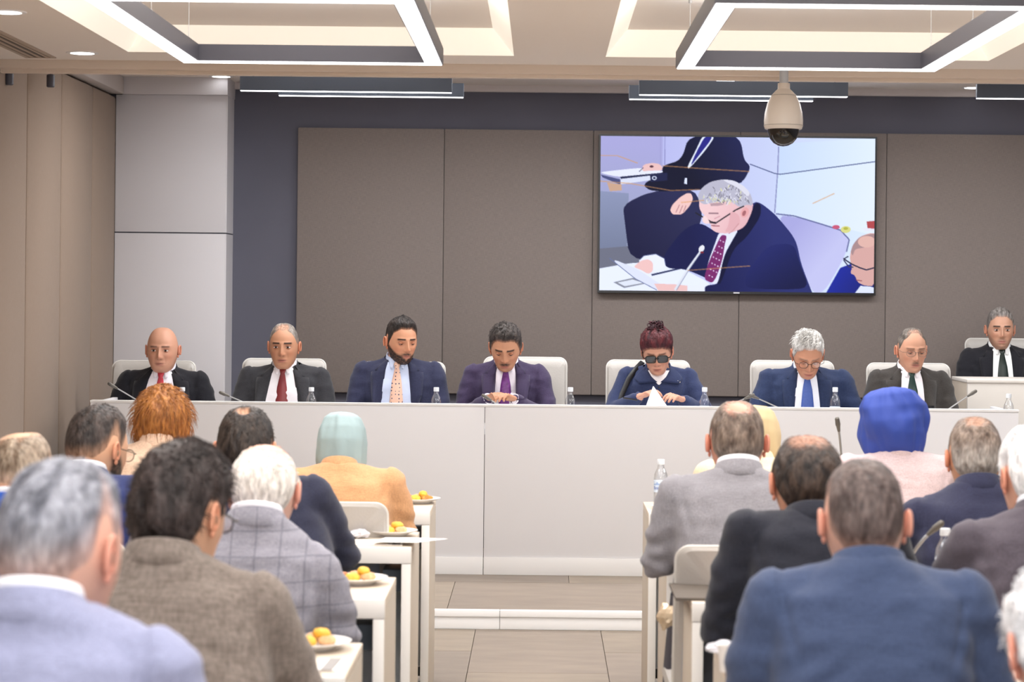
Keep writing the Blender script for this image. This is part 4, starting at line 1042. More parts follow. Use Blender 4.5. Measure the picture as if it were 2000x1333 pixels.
person(dict(face='f', px=(784, 619), Y=D, z0=STZ, w=.195, pose=(8, 24, 0), jm=cloth(NAVY), shirt='C6D2EC', tie=dots('tie_peach_spots', 'E8BFA8', '3A3E5E', 48), hairtop=.012, s=1.09, v=[(0, .055), (-.06, .07), (-.2, .085), (-.36, .09)], eyes='down',
  head=dict(skin='CB9272', brow='1A1412', beard=('221A17', .93), must=('1E1715', .9, .026)), hair=sh('1C1716', '352C28', t=.005, top=.016, quiff=.008, rough=.003, seed=3, line=[(0, .072), (25, .074), (45, .06), (58, .05), (72, .0), (82, -.035), (90, .022), (100, .022), (112, -.028), (180, -.068)], tufts=(260, .014, .0016), tz=.06, flow=(.3, .5, .2)), lean=.04,
  label='bearded dark-haired man in a navy suit and spotted peach tie, looking aside'))
person(dict(face='f', px=(988, 630), Y=D, z0=STZ, w=.18, pose=(24, -2, 0), jm=cloth('382E48'), shirt='EBE6F0', tie=tiem('purple', '6A2A78', var=.3, vscale=60), hairtop=.018, s=1.09, v=[(0, .05), (-.06, .06), (-.2, .065), (-.36, .07)], eyes='down', lean=.12,
  armR=((.25, .10, .80), (.10, .34, .925), (0, 0, 1)), armL=((-.25, .12, .80), (-.06, .36, .925), (0, 0, 1)),
  head=dict(skin='C08C6E', brow='1C1512', must=('1C1512', .95, .027)), hair=sh('2A2422', '4C4440', t=.012, top=.024, side=.004, quiff=.006, rough=.004, seed=4, line=[(0, .066), (25, .068), (45, .06), (58, .045), (72, .0), (82, -.03), (90, .018), (100, .02), (112, -.028), (180, -.068)], tufts=(320, .02, .0018), tz=.04, flow=(.4, .3, .1)),
  label='man with dark wavy hair and moustache in a plum suit and purple tie, reading'))
def woman_extra(root, onf, N, Hv, s, jk):
    # white undershirt with round neck, shirt collar of the overshirt, strap, pin
    rows = [[onf(N.x+w_*k, N.z+d, .004) for k in np.linspace(-1, 1, 9)] for d, w_ in ((-.0, .062), (-.02, .062), (-.05, .045), (-.08, .024), (-.10, .004))]
    top = [[Vector((N.x+.06*k, N.y+.055*math.sqrt(1-(.75*k)**2), N.z+.012)) for k in np.linspace(-1, 1, 9)]]
    obj('undershirt', G().sheet(top+rows, 0), shirt_mat('F0EEF0'), root, angle=None)
    for sd in (-1, 1):
        rows = []
        for t in np.linspace(0, 1, 7):
            d = .0-.085*t; xa = .066-.058*t*t; xb = .088+.05*math.sin(t*2.2)*(1 if t < .8 else .7)
            rows.append([onf(N.x+sd*(xa+(xb-xa)*k), N.z+d-.01*k, .009+.004*k) for k in np.linspace(0, 1, 6)])
        obj('collar_flap', G().sheet(rows, .003), cloth('27304F'), jk, angle=None)
    obj('button', G().ell(onf(N.x, N.z-.115, .006), (.005, .002, .005), 10, 6), GLd, jk)
    g = G().ell(onf(N.x-.115, N.z-.085, .007), (.010, .0025, .005), 10, 6); g.ell(onf(N.x-.107, N.z-.08, .008), (.006, .0025, .005), 10, 6)
    obj('lapel_pin', g, mat('pin_gold', 'E8DCC0', .3, metal=.4), jk)
    rows = [[onf(N.x+.10+.0*t+k, N.z-.005-.30*t, .010) for k in (0, .02, .04)] for t in np.linspace(0, 1, 2)]
    P = [Vector((N.x+.085, N.y-.06, N.z+.025)), onf(N.x+.125, N.z-.01, .012), onf(N.x+.17, N.z-.07, .012), onf(N.x+.21, N.z-.16, .012), onf(N.x+.24, N.z-.26, .012)]
    rows = [[p+Vector((-.013, 0, -.008)), p+Vector((.013, 0, .008))] for p in P]
    obj('bag_strap', G().sheet(rows, .004), mat('strap_black', '101014', .5), root, angle=None)
person(dict(face='f', px=(1284, 637), Y=D, z0=STZ, w=.165, pose=(20, -4, 3), jm=cloth('27304F'), jname='overshirt', lapel=False, collar=True, hairtop=.028, s=1.05, depth=1.05, lean=.12, extra=[woman_extra],
  armR=((.26, .12, .84), (.12, .31, .945), (.3, 0, 1)), armL=((-.26, .14, .84), (-.13, .32, .93), (-.3, 0, 1)), drop=.06,
  head=dict(skin='CC9880', width=.97, jaw=.24, brow='4A2C26', browd=.6, lips='A86058', socket=.6, nose=.85), glasses=(GLd, LD, .0285, .0195, .0028),
  hair=sh('32101A', '5A2026', t=.014, top=.034, side=.012, rough=.005, seed=5, quiff=.004, line=[(0, .05), (25, .05), (45, .04), (58, .03), (72, .01), (82, -.02), (90, .018), (100, .018), (112, -.03), (180, -.06)], curls=46, tufts=(300, .022, .0016), tz=.0, flow=(.2, 0, .4)),
  label='woman with dark red pinned-up hair and black sunglasses in a navy overshirt'))
person(dict(face='f', px=(1578, 643), Y=D, z0=STZ, w=.20, pose=(30, 0, 0), jm=cloth('222D4A'), shirt='E9EEF8', tie=dots('tie_blue_check', '3C56A0', '5C78BC', 130), hairtop=.02, s=1.1, v=[(0, .05), (-.06, .06), (-.2, .075), (-.36, .085)], eyes='down', lean=.14, elb=.05,
  head=dict(skin='C48E72', width=.98, brow='6A625C', browd=.5), glasses=(GLd, LC, .022, .0185, .0014),
  hair=sh('A8A49E', 'DAD8D4', t=.012, top=.024, rough=.006, seed=6, dir=(70, 26, 14), line=[(0, .07), (25, .072), (45, .055), (58, .045), (72, .0), (82, -.02), (90, .018), (100, .02), (112, -.028), (180, -.068)], tufts=(420, .024, .0016), tz=.03, flow=(.7, .6, 0)),
  label='silver-haired man in round glasses, blue suit and blue tie, head bowed'))
person(dict(face='f', px=(1781, 639), Y=D, z0=STZ, w=.172, pose=(8, 6, 0), jm=cloth('35322F'), shirt='F0EEF2', tie=tiem('green', '1E3A34'), hairtop=.008, s=1.07, v=[(0, .052), (-.06, .064), (-.2, .075), (-.36, .08)], eyes='down', lean=.05,
  head=dict(skin='C6947A', width=.97, brow='4A3A30', browd=.6, must=('3A2C24', .7, .02)), glasses=(GLm, LC, .024, .016, .0010),
  hair=sh('4A423C', '7A726A', t=.005, top=.006, rough=.0015, seed=7, line=[(0, .092), (25, .09), (45, .07), (58, .058), (72, .01), (82, -.01), (90, .02), (100, .02), (112, -.028), (180, -.068)], bald=[(0, .06, .1, .04, .6)]),
  label='man in thin metal glasses, dark brown suit and green tie, looking down'))
person(dict(face='f', px=(1954, 601), Y=13.85, z0=STZ+.16, w=.18, pose=(3, -5, 0), jm=cloth(BLACK), shirt='EEF0F0', tie=tiem('dark_green', '1E2A26'), hairtop=.012, s=1.07, v=[(0, .052), (-.06, .06), (-.2, .07), (-.36, .08)], lean=.04,
  head=dict(skin='BE9078', brow='2E2622', must=('4A3A34', .45, .024), beard=('6A564C', .35)), hair=sh('5A5450', '8E8884', t=.007, top=.014, rough=.0025, seed=8, quiff=.004, line=[(0, .076), (25, .078), (45, .06), (58, .05), (72, .0), (82, -.02), (90, .018), (100, .02), (112, -.028), (180, -.068)]),
  label='grey-haired man in a black suit behind the raised desk at the right edge'))
# --- audience, seen from behind
LOWN = [(0, .085), (45, .062), (72, .01), (82, -.02), (90, .022), (100, .022), (112, -.045), (135, -.085), (180, -.10)]
FADE = dict(t=.006, top=.012, rough=.002, fade=.09, soft=.8)
person(dict(face='b', px=(40, 841), Y=5.8, w=.185, pose=(24, 6, 0), jm=cloth('2850A4'), head=dict(skin='D9AE92'), hair=sh('6A5848', 'A0907E', grey=('B9AC9C', .0, .05), seed=11, bald=[(-.01, -.04, .105, .05, .9)], **FADE), vox=.01,
  label='man with thinning grizzled hair in a bright blue jacket at the left edge', shirt='E8EAF4', glasses=(GLd, LC, .024, .017, .0014)))
person(dict(face='b', px=(190, 796), Y=7.05, w=.178, pose=(12, -30, 0), jm=cloth('27305A'), shirt='F0F2F8', tx=.03, head=dict(skin='D0A283', beard=('2A211E', .95), must=('2A211E', .9, .026)), glasses=(GLd, LC, .024, .018, .0014), s=1.09,
  hair=sh('1E1A19', '4A403C', t=.007, top=.017, rough=.003, fade=.10, soft=.85, seed=12, quiff=.004, tufts=(300, .016, .0015), tz=.04, flow=(0, .4, .3)),
  label='bearded man with dark hair, glasses and a navy jacket, turned to the right'))
person(dict(face='b', px=(318, 752), Y=8.15, w=.17, pose=(6, -4, 0), jm=cloth('D4B69E'), drop=.065, head=dict(skin='D8AE90', width=.95), s=1.02,
  hair=sh('7E4A22', 'AE7236', t=.030, top=.022, rough=.005, fade=.02, seed=13, soft=.1, fine=.0016, dir=(90, 90, 10), line=[(0, .06), (40, .05), (60, .03), (75, -.08), (90, -.10), (180, -.092)], side=.008, tufts=(1100, .024, .0012), tz=-.11, flow=(0, 0, -2.2)),
  label='woman with a ginger bob in a pale pink-beige blazer', hairtop=.02))
person(dict(face='b', px=(480, 798), Y=7.05, w=.178, pose=(16, 0, 0), tx=.17, jm=cloth('2A2C3E'), s=1.1, head=dict(skin='D4A486', width=1.0),
  hair=sh('1C1715', '3E342E', t=.010, top=.016, rough=.002, fade=.04, seed=14, line=LOWN, bald=[(.0, -.062, .098, .02, .75)], tufts=(350, .014, .0012), tz=-.02, flow=(.3, -.2, -.3)),
  label='dark-haired man with a small bald patch in a dark navy suit, second row left', armR=((.29, .22, .765), (.16, .46, .80)), armL=((-.25, .15, .765), (-.10, .42, .80))))
person(dict(face='b', px=(668, 806), Y=8.3, w=.185, pose=(10, 0, 0), jm=cloth('BC8E66'), drop=.06, head=dict(skin='D8AE90', width=.9), s=1.0, hairtop=.012, jlabel='tan camel blazer', tx=-.0, armR=((.235, .13, .70), (.16, .40, .79)),
  label='woman in a pale teal headscarf and tan blazer', hair=None,
  extra=[lambda root, onf, N, Hv, s, jk: scarf(root, mat('teal_scarf', '9DB2B4', .8, bump=.15, bscale=30), None, Hv, s, N, [(.130, .01, .012, -.02), (.127, .04, .045, -.02), (.11, .066, .08, -.015), (.07, .084, .108, -.006), (.02, .093, .118, -.004), (-.05, .094, .11, 0), (-.10, .088, .095, .0), (-.15, .082, .085, .0), (-.19, .08, .085, .005)], 7, .0035, seed=4, label='pale teal headscarf with soft folds')]))
person(dict(face='b', px=(516, 864), Y=5.8, w=.18, pose=(22, 0, 0), drop=.125, tx=-.06, jm=weave('grey_check_cloth', '7A7A86', 'A2A0AA', 420, .8, line='62626E', lscale=16), shirt='E8E8F0', s=1.08, head=dict(skin='E0B4A2', width=1.02),
  hair=sh('CFC8C0', 'EDE8E2', t=.012, top=.006, rough=.003, fade=.05, seed=15, soft=.35, line=LOWN, bald=[(0.01, -.035, .112, .062, 1.0), (0, .02, .12, .06, 1.0)], dir=(80, 30, 12), tufts=(350, .020, .0010), tz=-.04, flow=(.3, .2, .3)),
  label='white-haired man with a pink crown in a grey check jacket', vox=.01, armR=((.215, .12, .70), (.16, .36, .78))))
person(dict(face='b', px=(352, 876), Y=4.56, w=.185, pose=(14, -24, 0), jm=weave('brown_tweed_cloth', '62584F', '9C9088', 150, 1.3), shirt=None, s=1.1, head=dict(skin='DCAE90'), glasses=(GLd, LC, .024, .018, .0016), drop=.09,
  hair=sh('231D1C', '4A403E', t=.014, top=.024, rough=.006, fade=.03, seed=16, soft=.3, line=LOWN, dir=(34, 34, 16), tufts=(1300, .026, .0013), tz=-.05, flow=(.3, .1, -.4)), tm=cloth('4A3E38'), tx=.03,
  label='man with thick dark tousled hair and glasses in a brown tweed jacket', vox=.009))
person(dict(face='b', px=(118, 899), Y=3.3, w=.172, pose=(14, -18, 0), jm=cloth('8488A2'), shirt='F2F4FA', s=1.1, head=dict(skin='D8A996'), drop=.08, tx=-.0,
  hair=sh('5A5C66', '9A9CA6', grey=('C0B4B0', -.03, .07), seed=17, t=.008, top=.013, rough=.003, fade=.13, soft=.9, line=LOWN, bald=[(-.02, .01, .125, .04, .35)], tufts=(700, .014, .0010), tz=.0, flow=(.2, .3, .2)), lean=.16, armR=((.26, .10, .86), (.1, .35, .8)),
  label='man with short grey hair in a pale blue-grey jacket, nearest the viewer at left', vox=.0085))
# right side
person(dict(face='b', px=(1473, 793), Y=8.35, w=.165, pose=(10, 0, 0), jm=cloth('D8C8A8'), drop=.06, head=dict(skin='D8AE90', width=.9), s=1.0, hairtop=.012, group=None,
  label='person in a cream headscarf, mostly hidden behind the man in light grey',
  extra=[lambda root, onf, N, Hv, s, jk: scarf(root, mat('cream_scarf', 'CDB68C', .8, bump=.15, bscale=30), None, Hv, s, N, [(.130, .01, .012, -.02), (.127, .045, .05, -.02), (.11, .072, .085, -.015), (.07, .092, .112, -.006), (.02, .10, .12, -.004), (-.05, .102, .115, 0), (-.10, .10, .1, .0), (-.15, .10, .1, .0), (-.20, .13, .11, .005)], 7, .0035, seed=8, label='cream headscarf')]))
person(dict(face='b', px=(1746, 757), Y=8.3, w=.175, pose=(4, -8, -7), jm=cloth('BEAAAA'), drop=.06, head=dict(skin='D8AE90', width=.9), s=1.05, hairtop=.04,
  label='woman in a royal blue headscarf and pale pink blazer',
  extra=[lambda root, onf, N, Hv, s, jk: scarf(root, mat('royal_blue_scarf', '2B449A', .7, bump=.1, bscale=30), None, Hv, s, N, [(.158, .012, .012, -.03), (.154, .05, .06, -.03), (.135, .088, .105, -.025), (.09, .115, .14, -.02), (.04, .124, .15, -.018), (-.01, .122, .145, -.015), (-.06, .108, .125, -.01), (-.10, .088, .10, -.005), (-.15, .072, .08, .0), (-.19, .07, .075, .005)], 3, .008, seed=5, label='smooth royal blue headscarf, full at the back', twist=26)]))
person(dict(face='b', px=(1440, 782), Y=7.05, w=.19, pose=(8, 0, 0), jm=weave('light_grey_cloth', '807E84', '9C9AA0', 420, .8), shirt='F4F4F8', s=1.1, head=dict(skin='CF9680', width=1.02), drop=.07,
  hair=sh('4A3C34', '7E6E62', grey=('8A8078', -.01, .06), t=.006, top=.008, rough=.0025, fade=.06, soft=.6, seed=18, line=LOWN, bald=[(.0, -.05, .108, .042, .9)]),
  label='man with a round bald patch and light grey suit over a white shirt collar', armL=((-.245, .14, .765), (-.16, .42, .79))))
person(dict(face='b', px=(1905, 815), Y=7.05, w=.19, pose=(10, -3, 0), jm=cloth('2A2C42'), shirt=None, s=1.07, head=dict(skin='C89274', width=1.0), drop=.10,
  hair=sh('5A4A40', '8A7A6E', grey=('A8A29C', -.06, .02), t=.007, top=.011, rough=.003, fade=.06, soft=.6, seed=19, bald=[(0, -.05, .108, .035, .5)], line=LOWN),
  label='man with short grizzled hair in a plain navy suit beside the blue headscarf'))
person(dict(face='b', px=(1578, 847), Y=5.8, w=.172, tx=.05, pose=(16, 2, 0), jm=cloth('23252E'), shirt=None, s=1.08, head=dict(skin='D09A80', width=1.06), drop=.05,
  hair=sh('1C1716', '483A32', t=.011, top=.009, rough=.0025, fade=.03, soft=.4, seed=20, line=LOWN, bald=[(.0, -.05, .108, .05, .5), (0, .0, .12, .04, .6)], tufts=(300, .014, .0011), tz=-.04, flow=(.3, -.2, -.2)),
  label='man with thinning black hair in a black suit, third row right of the aisle', vox=.01, armL=((-.235, .13, .74), (-.12, .40, .80))))
person(dict(face='b', px=(2022, 834), Y=5.8, w=.185, pose=(10, 10, 0), jm=cloth('4A444C'), shirt='E4E8F0', s=1.08, head=dict(skin='D8A48C'), drop=.08,
  hair=sh('C8C8CA', 'F0F0F0', t=.012, top=.016, rough=.004, fade=.04, soft=.3, seed=21, line=LOWN, tufts=(500, .02, .0011), tz=-.05, flow=(.1, -.1, -.4)),
  label='white-haired man in a charcoal jacket, third row at the right edge', vox=.01))
person(dict(face='b', px=(1688, 896), Y=4.55, w=.188, pose=(10, 0, 0), jm=cloth('3B4763'), shirt=None, s=1.06, head=dict(skin='D9AC98', width=1.0), drop=.065,
  hair=sh('453A38', '6E605C', t=.005, top=.009, rough=.0018, fade=.10, soft=.85, seed=22, line=LOWN, tufts=(900, .010, .0009), tz=-.05, flow=(.2, -.1, -.2)),
  label='man with close-cropped brown hair in a navy jacket, fourth row right', vox=.009, armL=((-.245, .12, .745), (-.15, .40, .80)), armR=((.26, .12, .745), (.15, .40, .80))))
person(dict(face='b', px=(2092, 1092), Y=3.4, w=.18, pose=(22, 0, 0), jm=cloth('5A5A64'), shirt='E8E8EE', s=1.08, head=dict(skin='E2AE9A'), hairtop=.02, drop=.08,
  hair=sh('C6C8CC', 'F2F2F4', t=.022, top=.022, rough=.008, fade=.03, soft=.2, seed=23, line=LOWN, dir=(50, 40, 20), tufts=(1500, .028, .0012), tz=-.06, flow=(.2, -.1, -.3)),
  label='person with bushy white hair cut off by the lower right corner', vox=.0085))
# ================================================================= small things
CLR = clear_mat('bottle_plastic', (.96, .97, .98)); M_CAP = mat('bottle_cap', 'E8ECF0', .4); M_LAB = mat('bottle_label', 'DCE8F6', .5); M_BLUE = mat('label_blue', '3A5CB4', .5)
def text_mesh(body, size, r, z):
    cu = bpy.data.curves.new('t', 'FONT'); cu.body = body; cu.size = size; cu.align_x = 'CENTER'; cu.extrude = .0003
    o = bpy.data.objects.new('t', cu); COL.objects.link(o); dg = bpy.context.evaluated_depsgraph_get()
    me = bpy.data.meshes.new_from_object(o.evaluated_get(dg)); bpy.data.objects.remove(o)
    for v in me.vertices:
        a = v.co.x/r-PI/2; rr = r+.0005+v.co.z; v.co = Vector((rr*math.cos(a), rr*math.sin(a), z+v.co.y))
    me.materials.append(M_BLUE); me.name = 'label_lettering'
    return me
def make_bottle(label, group, cup=None):
    t = thing('water_bottle', label, 'bottle', group=group)
    obj('bottle_body', G().lathe([(.0, .004), (.02, .0), (.026, .004), (.0285, .012), (.0285, .045), (.0275, .05), (.0285, .055), (.0285, .118), (.026, .136), (.019, .152), (.0135, .162), (.0125, .176)], 28), CLR, t)
    obj('cap', G().lathe([(.0145, .174), (.015, .176), (.015, .192), (.014, .1945), (0, .1945)], 20), M_CAP, t)
    lb = obj('label_band', G().lathe([(.0288, .062), (.0288, .108)], 28), M_LAB, t)
    link('label_lettering', text_mesh('Erikli', .017, .0290, .074), lb)
    R3 = [[(.0293*math.cos(a), .0293*math.sin(a), z_ if q else z_) for a in np.linspace(-PI/2-.7, -PI/2+.7, 9)] for z_ in (.093, .0935)]
    g = G(); pk = [(-.7, .092), (-.45, .098), (-.3, .095), (0, .105), (.3, .096), (.5, .1), (.7, .092)]
    for (a, b), (c, d) in zip(pk, pk[1:]):
        g.add([(.0292*math.cos(a-PI/2), .0292*math.sin(a-PI/2), .091), (.0292*math.cos(c-PI/2), .0292*math.sin(c-PI/2), .091), (.0292*math.cos(c-PI/2), .0292*math.sin(c-PI/2), d), (.0292*math.cos(a-PI/2), .0292*math.sin(a-PI/2), b)], [(0, 1, 2, 3)])
    obj('mountain_print', g, mat('label_light_blue', '9CB4DC', .5), lb, smooth=False)
    return t
q = 0
bot = None; WZ = STZ+.785
for (x, lab) in ((356, 'between the bald man and the ginger hair'), (608, 'right of the dark red tie'), (852, 'beside the bearded man'), (1114, 'right of the man with the moustache'), (1376, 'right of the woman in sunglasses'), (1631, 'right of the silver-haired man')):
    p = px(x, 780, 12.12); lab = 'small clear water bottle on the stage desk '+lab
    sc_ = (CAMZ-(757-CY-(x-CX)*ROLL)*12.12/FPX-WZ)/.1945
    if bot is None: bot = make_bottle(lab, 'water bottles on the stage desk'); bot.location = (p.x, 12.12, WZ); bot.scale = (1, 1, sc_); 
    else: dup(bot, (p.x, 12.12, WZ), .3, lab, scale=(1, 1, sc_))
p = px(1970, 790, 12.12); dup(bot, (p.x, 12.12, WZ), .3, 'small clear water bottle at the far right end of the stage desk', scale=(1, 1, 1.1))
dup(bot, (px(1291, 900, 8.98).x, 8.98, .75), -.6, 'tall clear water bottle on the front right audience desk near the aisle', group='water bottles on the audience desks', scale=(1, 1, 1))
dup(bot, (px(268, 1040, 6.33).x, 6.33, .75), .12, 'water bottle with blue and white label left of the tweed jacket', group='water bottles on the audience desks', scale=(1, 1, 1.08))
dup(bot, (px(1846, 1040, 6.42).x, 6.42, .75), 0, 'water bottle between the two navy jackets at right', group='water bottles on the audience desks', scale=(1, 1, 1.0))
dup(bot, (px(735, 930, 9.0).x, 9.0, .75), 0, 'water bottle behind the shoulder of the tan blazer', group='water bottles on the audience desks', scale=(1, 1, .7))
# microphones
M_MIC = mat('mic_grille', '6A6660', .45, metal=.6)
def mic(label, tip, base, group, bend=.4, r=.0035):
    tip, base = Vector(tip), Vector(base); t = thing('gooseneck_microphone', label, 'microphone', base, group=group); d = tip-base
    obj('base', G().lathe([(.035, 0), (.035, .018), (.028, .026), (.012, .03), (0, .03)], 20), M_DARK, t)
    mid = Vector((d.x*bend*.6, d.y*.5, d.z*.62+.01))
    P = [Vector((0, 0, .02))]+[Vector((0, 0, .02))*(1-u)**2+mid*2*u*(1-u)+d*u*u for u in np.linspace(.1, 1, 12)]
    obj('gooseneck', G().tube(P, r, 8), M_STEEL, t); e = (P[-1]-P[-2]).normalized()
    obj('capsule', G().tube([d-e*.022, d-e*.002, d+e*.004, d+e*.028], (.006, .0085, .0105, .0095), 12), M_MIC, t)
    return t
YM = 12.1
def mp_(x, y, Y=YM): return px(x, y, Y)
for tip, bs, lab in (((222, 755), 330, 'in front of the bald man'), ((440, 771), 560, 'pointing left before the man with the dark red tie'), ((952, 778), 1030, 'lying low before the man with the moustache'),
                     ((1462, 776), 1340, 'leaning right between the woman and the silver-haired man'), ((1474, 776), 1600, 'leaning left before the silver-haired man'), ((1897, 770), 1800, 'leaning right before the man with the green tie')):
    a = mp_(*tip); b = mp_(bs, 800); t = mic('thin steel gooseneck microphone '+lab, (a.x, YM, a.z), (b.x, YM, WZ), 'gooseneck microphones on the stage desk', bend=1.0)
a = px(1637, 832, 9.0); mic('upright gooseneck microphone on the front right audience desk', (a.x, 9.0, a.z), (a.x+.03, 9.05, .75), 'gooseneck microphones on the audience desks', r=.0045)
a = px(1824, 1035, 6.4); mic('gooseneck microphone left of the bottle between the navy jackets', (a.x, 6.4, a.z), (a.x-.09, 6.45, .75), 'gooseneck microphones on the audience desks', r=.005)
# plates with pastries
M_CHINA = mat('white_china', 'F0EEEC', .2); M_P = [mat('pastry_yellow', 'E8B440', .55, var=.2, vscale=60, bump=.3, bscale=80), mat('pastry_brown', 'B86C30', .45, var=.3, vscale=50, bump=.3, bscale=60), mat('pastry_pale', 'E0B080', .6, var=.2, vscale=60, bump=.4, bscale=70)]
pl = None; past = []
for m_ in M_P:
    g = G().ell((0, 0, .014), (.030, .022, .016), 20, 12); g.v = [(a, b, max(0, c+.003*noise.noise(Vector((a*90, b*90, c*90))))) for a, b, c in g.v]
    past.append(g.mesh('pastry', m_))
g = G().tube([(-.035, -.008, .014), (-.018, .008, .016), (.008, .008, .018), (.033, -.01, .013)], (.006, .014, .014, .006), 12); past.append(g.mesh('pastry', mat('pastry_crescent', 'C8883C', .4, var=.3, vscale=50, bump=.3, bscale=60)))
k4 = ['golden yellow bun', 'brown glazed bun', 'pale crumbly bun', 'brown crescent roll']
for (x, y, Y, wh) in ((817, 973, 9.04, 'front row desk left of the aisle'), (765, 1037, 7.82, 'second row desk left of the aisle'), (697, 1127, 6.53, 'third row desk left of the aisle'), (612, 1252, 5.335, 'fourth row desk left of the aisle')):
    c = Vector((px(x, y, Y).x, Y, .75)); lab = 'white china plate of pastries on the '+wh
    if pl is None:
        pl = thing('plate', lab, 'plate', c, group='plates of pastries on the left desks')
        obj('dish', G().lathe([(.0, .006), (.045, .006), (.05, .003), (.046, .0), (.05, .0), (.06, .008), (.092, .02), (.093, .022), (.09, .0225), (.06, .013), (.048, .010), (0, .010)], 36), M_CHINA, pl)
    else: dup(pl, c, 0, lab)
    rs = random.Random(x)
    for n_, (dx, dy, kd) in enumerate(((-.012, -.028, 0), (.035, .0, 3 if x == 817 else 2), (-.045, .004, 1), (-.005, .035, 2), (.02, .01, 0))):
        tier = .0 if n_ < 4 else .015
        o = link('pastry', past[kd], None, c+Vector((dx*.95, dy*.8, .0105+tier))); o.scale = (.82,)*3; o.rotation_euler.z = rs.uniform(0, 3)
        spot = ['at the near side', 'at the right side', 'at the left side', 'at the far side', 'on top'][n_]
        tag(o, f'{k4[kd]} {spot} of the plate, '+wh.replace(' of the aisle', '').replace(' on the', ''), 'pastry', 'pastries on the plates')
# papers, folder, wrappers
M_PAPER = mat('white_paper', 'F6F2EE', .7)
def slab(name, label, cat, x0, x1, y0, y1, z, th, m_, rz=0, **k):
    cx_, cy_ = (x0+x1)/2, (y0+y1)/2; g = G().box(-(x1-x0)/2, (x1-x0)/2, -(y1-y0)/2, (y1-y0)/2, 0, th)
    o = obj(name, g, m_, None, smooth=False); o.location = (cx_, cy_, z); o.rotation_euler.z = rz
    return tag(o, label, cat, **k)
M_STRIPE = mat('folder_grey', '8E8A88', .5)
for (Yc, xc, lab, rz) in ((7.585, 760, 'second row desk', .0), (5.09, 625, 'fourth row desk', -.05)):
    X = px(xc, 1060, Yc).x
    t = thing('document_folder', f'open white folder with grey spine band on the {lab} at left', 'folder', (X, Yc, .7502), rz)
    obj('cover', G().box(-.13, .05, -.075, .08, 0, .004), M_PAPER, t, smooth=False); obj('spine_band', G().box(.015, .042, -.077, .082, .004, .006), M_STRIPE, t, smooth=False)
    obj('page', G().box(-.12, .0, -.065, .07, .0042, .0056), mat('cream_page', 'EFE4D4', .7), t, smooth=False)
p = px(800, 1060, 7.56)
o = obj('paper_sheet', G().add([(-.12, -.07, .008), (.03, -.075, .009), (.13, .03, .011), (.0, .08, .008), (-.09, .075, .008), (-.12, -.07, .0088), (.03, -.075, .0098), (.13, .03, .0118), (.0, .08, .0088), (-.09, .075, .0088)], [(0, 4, 3, 2, 1), (5, 6, 7, 8, 9), (0, 1, 6, 5), (1, 2, 7, 6), (2, 3, 8, 7), (3, 4, 9, 8), (4, 0, 5, 9)]), M_PAPER, None, smooth=False, loc=(px(800, 1060, 7.56).x, 7.57, .755))
tag(o, 'loose white sheet jutting over the aisle end of the second row desk at left', 'paper')
g = G()
rs = random.Random(4)
def crumple(r, n=14, sx=1, sy=1, sz=.5, seed=0):
    g = G().ell((0, 0, 0), (r*sx, r*sy, r*sz), n, 8); g.v = [tuple(Vector(v)*(1+.45*noise.noise(Vector(v)*70+Vector((seed, 0, 0))))) for v in g.v]
    mz = min(v[2] for v in g.v); g.v = [(a, b, c-mz) for a, b, c in g.v]; return g
M_WRAP = mat('clear_wrapper', 'D8D8E0', .2, spec=.8); M_WB = mat('blue_wrapper', '3848B0', .3)
p = px(703, 1040, 7.72); tag(obj('wrapper', crumple(.032, seed=1), M_WRAP, None, smooth=False, loc=(p.x, 7.72, .75)), 'crumpled clear wrapper left of the plate on the second row desk', 'wrapper')
p = px(690, 1036, 7.74); tag(obj('wrapper', crumple(.02, seed=5), M_WB, None, smooth=False, loc=(p.x, 7.76, .75)), 'small crumpled blue wrapper beside the clear one, second row desk', 'wrapper')
p = px(1400, 1275, 5.3); tag(obj('wrapper', crumple(.035, sx=1.5, seed=9), M_WRAP, None, smooth=False, loc=(p.x+.03, 5.3, .75)), 'crumpled pale wrapper at the aisle end of the fourth row desk at right', 'wrapper')
p = px(1415, 1275, 5.2); tag(obj('paper_cup', G().lathe([(.0, .0), (.02, .0), (.027, .06), (.0285, .061), (.026, .06), (.0195, .004), (0, .004)], 24), M_PAPER, None, loc=(p.x-.0, 5.08, .75)), 'white paper cup at the aisle end of the fourth row desk at right', 'cup')
# cup and saucer on the front right desk
p = px(1302, 975, 8.9); tag(obj('saucer', G().lathe([(0, .003), (.04, .003), (.062, .012), (.064, .014), (.06, .014), (.038, .006), (0, .006)], 28), M_CHINA, None, loc=(p.x+.0, 8.9, .75)), 'white saucer on the front right desk beside the tall bottle', 'saucer')
t = thing('cup', 'white cup on the saucer beside the tall water bottle', 'cup', (p.x+.012, 8.9, .7565))
obj('bowl', G().lathe([(0, .0), (.02, .0), (.026, .01), (.031, .055), (.033, .06), (.03, .058), (.024, .012), (0, .006)], 24), M_CHINA, t)
obj('handle', G().tube([(.03, 0, .048), (.045, 0, .045), (.045, 0, .022), (.028, 0, .016)], .004, 8), M_CHINA, t)
p = px(1284, 984, 8.8); tag(obj('biscuit', G().box(-.02, .02, -.012, .012, 0, .008, .003), M_P[2], None, loc=(p.x, 8.81, .75)), 'small pale biscuit lying beside the saucer on the front right desk', 'biscuit')
# brown folder on the third row desk at right, papers beside it
x0, x1 = px(1311, 1165, 6.45).x, px(1381, 1165, 6.45).x
slab('folder', 'closed brown-grey folder jutting from the third row desk at right into the aisle', 'folder', x0, x1+.01, 6.24, 6.56, .7502, .008, mat('brown_folder', '5E564E', .85))
slab('paper_sheet', 'pink-white sheet under the elbow of the black suit, third row desk at right', 'paper', x1+.03, x1+.16, 6.28, 6.56, .7502, .002, mat('pink_paper', 'F0E0D8', .7))
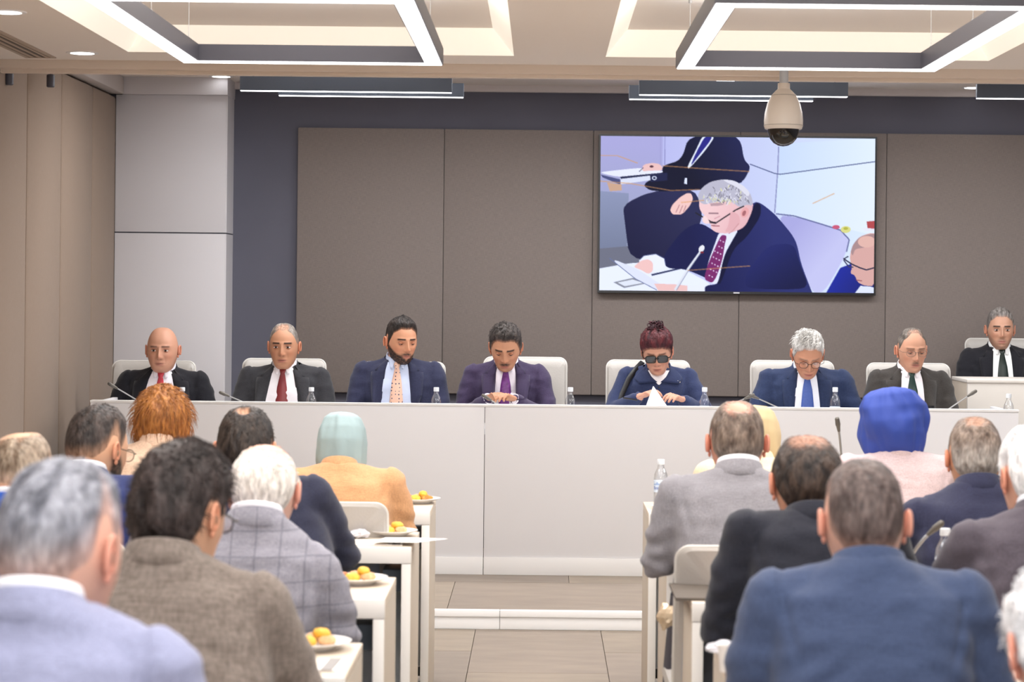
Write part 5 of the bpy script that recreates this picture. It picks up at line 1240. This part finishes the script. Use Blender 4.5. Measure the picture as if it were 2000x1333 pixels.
# bag and wrapped glass hanging behind the folder
p = px(1303, 1215, 6.75)
t = thing('cloth_bag', 'dark cloth bag hanging at the aisle side below the brown folder', 'bag', (.425, 6.95, .45))
R3 = []
for z_, a, b in ((.22, .008, .05), (.14, .018, .07), (.0, .026, .09), (-.12, .030, .09), (-.2, .028, .08), (-.25, .012, .05)):
    R3.append([(a*(1+.4*noise.noise(Vector((th*2, z_*9, 0))))*math.cos(th), b*math.sin(th), z_) for th in [2*PI*k/20 for k in range(20)]])
obj('pouch', G().rings(R3), mat('bag_cloth', '3C3A42', .8), t); obj('strap', G().tube([(0, -.04, .2), (0.01, -.02, .29), (.01, .02, .29), (0, .04, .2)], .006, 8), mat('bag_cloth', '3C3A42', .8), t)
p = px(1302, 1213, 6.8); tag(obj('wrapped_glass', crumple(.034, sx=.9, sy=.9, sz=1.05, seed=3), mat('foil_wrap', 'D9C4A8', .22, metal=.35), None, smooth=False, loc=(p.x-.0, 6.8, p.z-.03)), 'shiny crumpled foil wrap on top of the dark cloth bag', 'wrapper')
# the woman's pen and paper, paper under the moustached man's hands, phone
p = px(1238, 780, 12.22)
tag(obj('pen', G().tube([(-.04, 0, .012), (.035, .0, 0)], .0045, 8), mat('pen_black', '141216', .3), None, loc=px(1232, 782, 12.24)), 'black pen in the right hand of the woman in sunglasses', 'pen')
a, b, c = px(1276, 755, 12.2), px(1261, 795, 12.15), px(1304, 795, 12.15)
g = G(); g.sheet([[b+Vector((0, 0, -.05)), c+Vector((.0, 0, -.05))], [b, c], [a+Vector((-.002, 0, 0)), a+Vector((.002, 0, 0))]], .001)
tag(obj('paper_sheet', g, M_PAPER, None, smooth=False), 'folded white sheet standing up before the woman in sunglasses', 'paper')
slab('paper_stack', 'white papers under the hands of the man with the moustache', 'paper', px(975, 790, 12.2).x, px(1060, 790, 12.2).x, 12.02, 12.22, WZ, .09, M_PAPER)
p = px(1812, 792, 12.1); slab('phone', 'dark phone stood by the man with the green tie', 'phone', p.x-.035, p.x+.035, 12.1, 12.11, WZ, .145, mat('phone_black', '101014', .2))
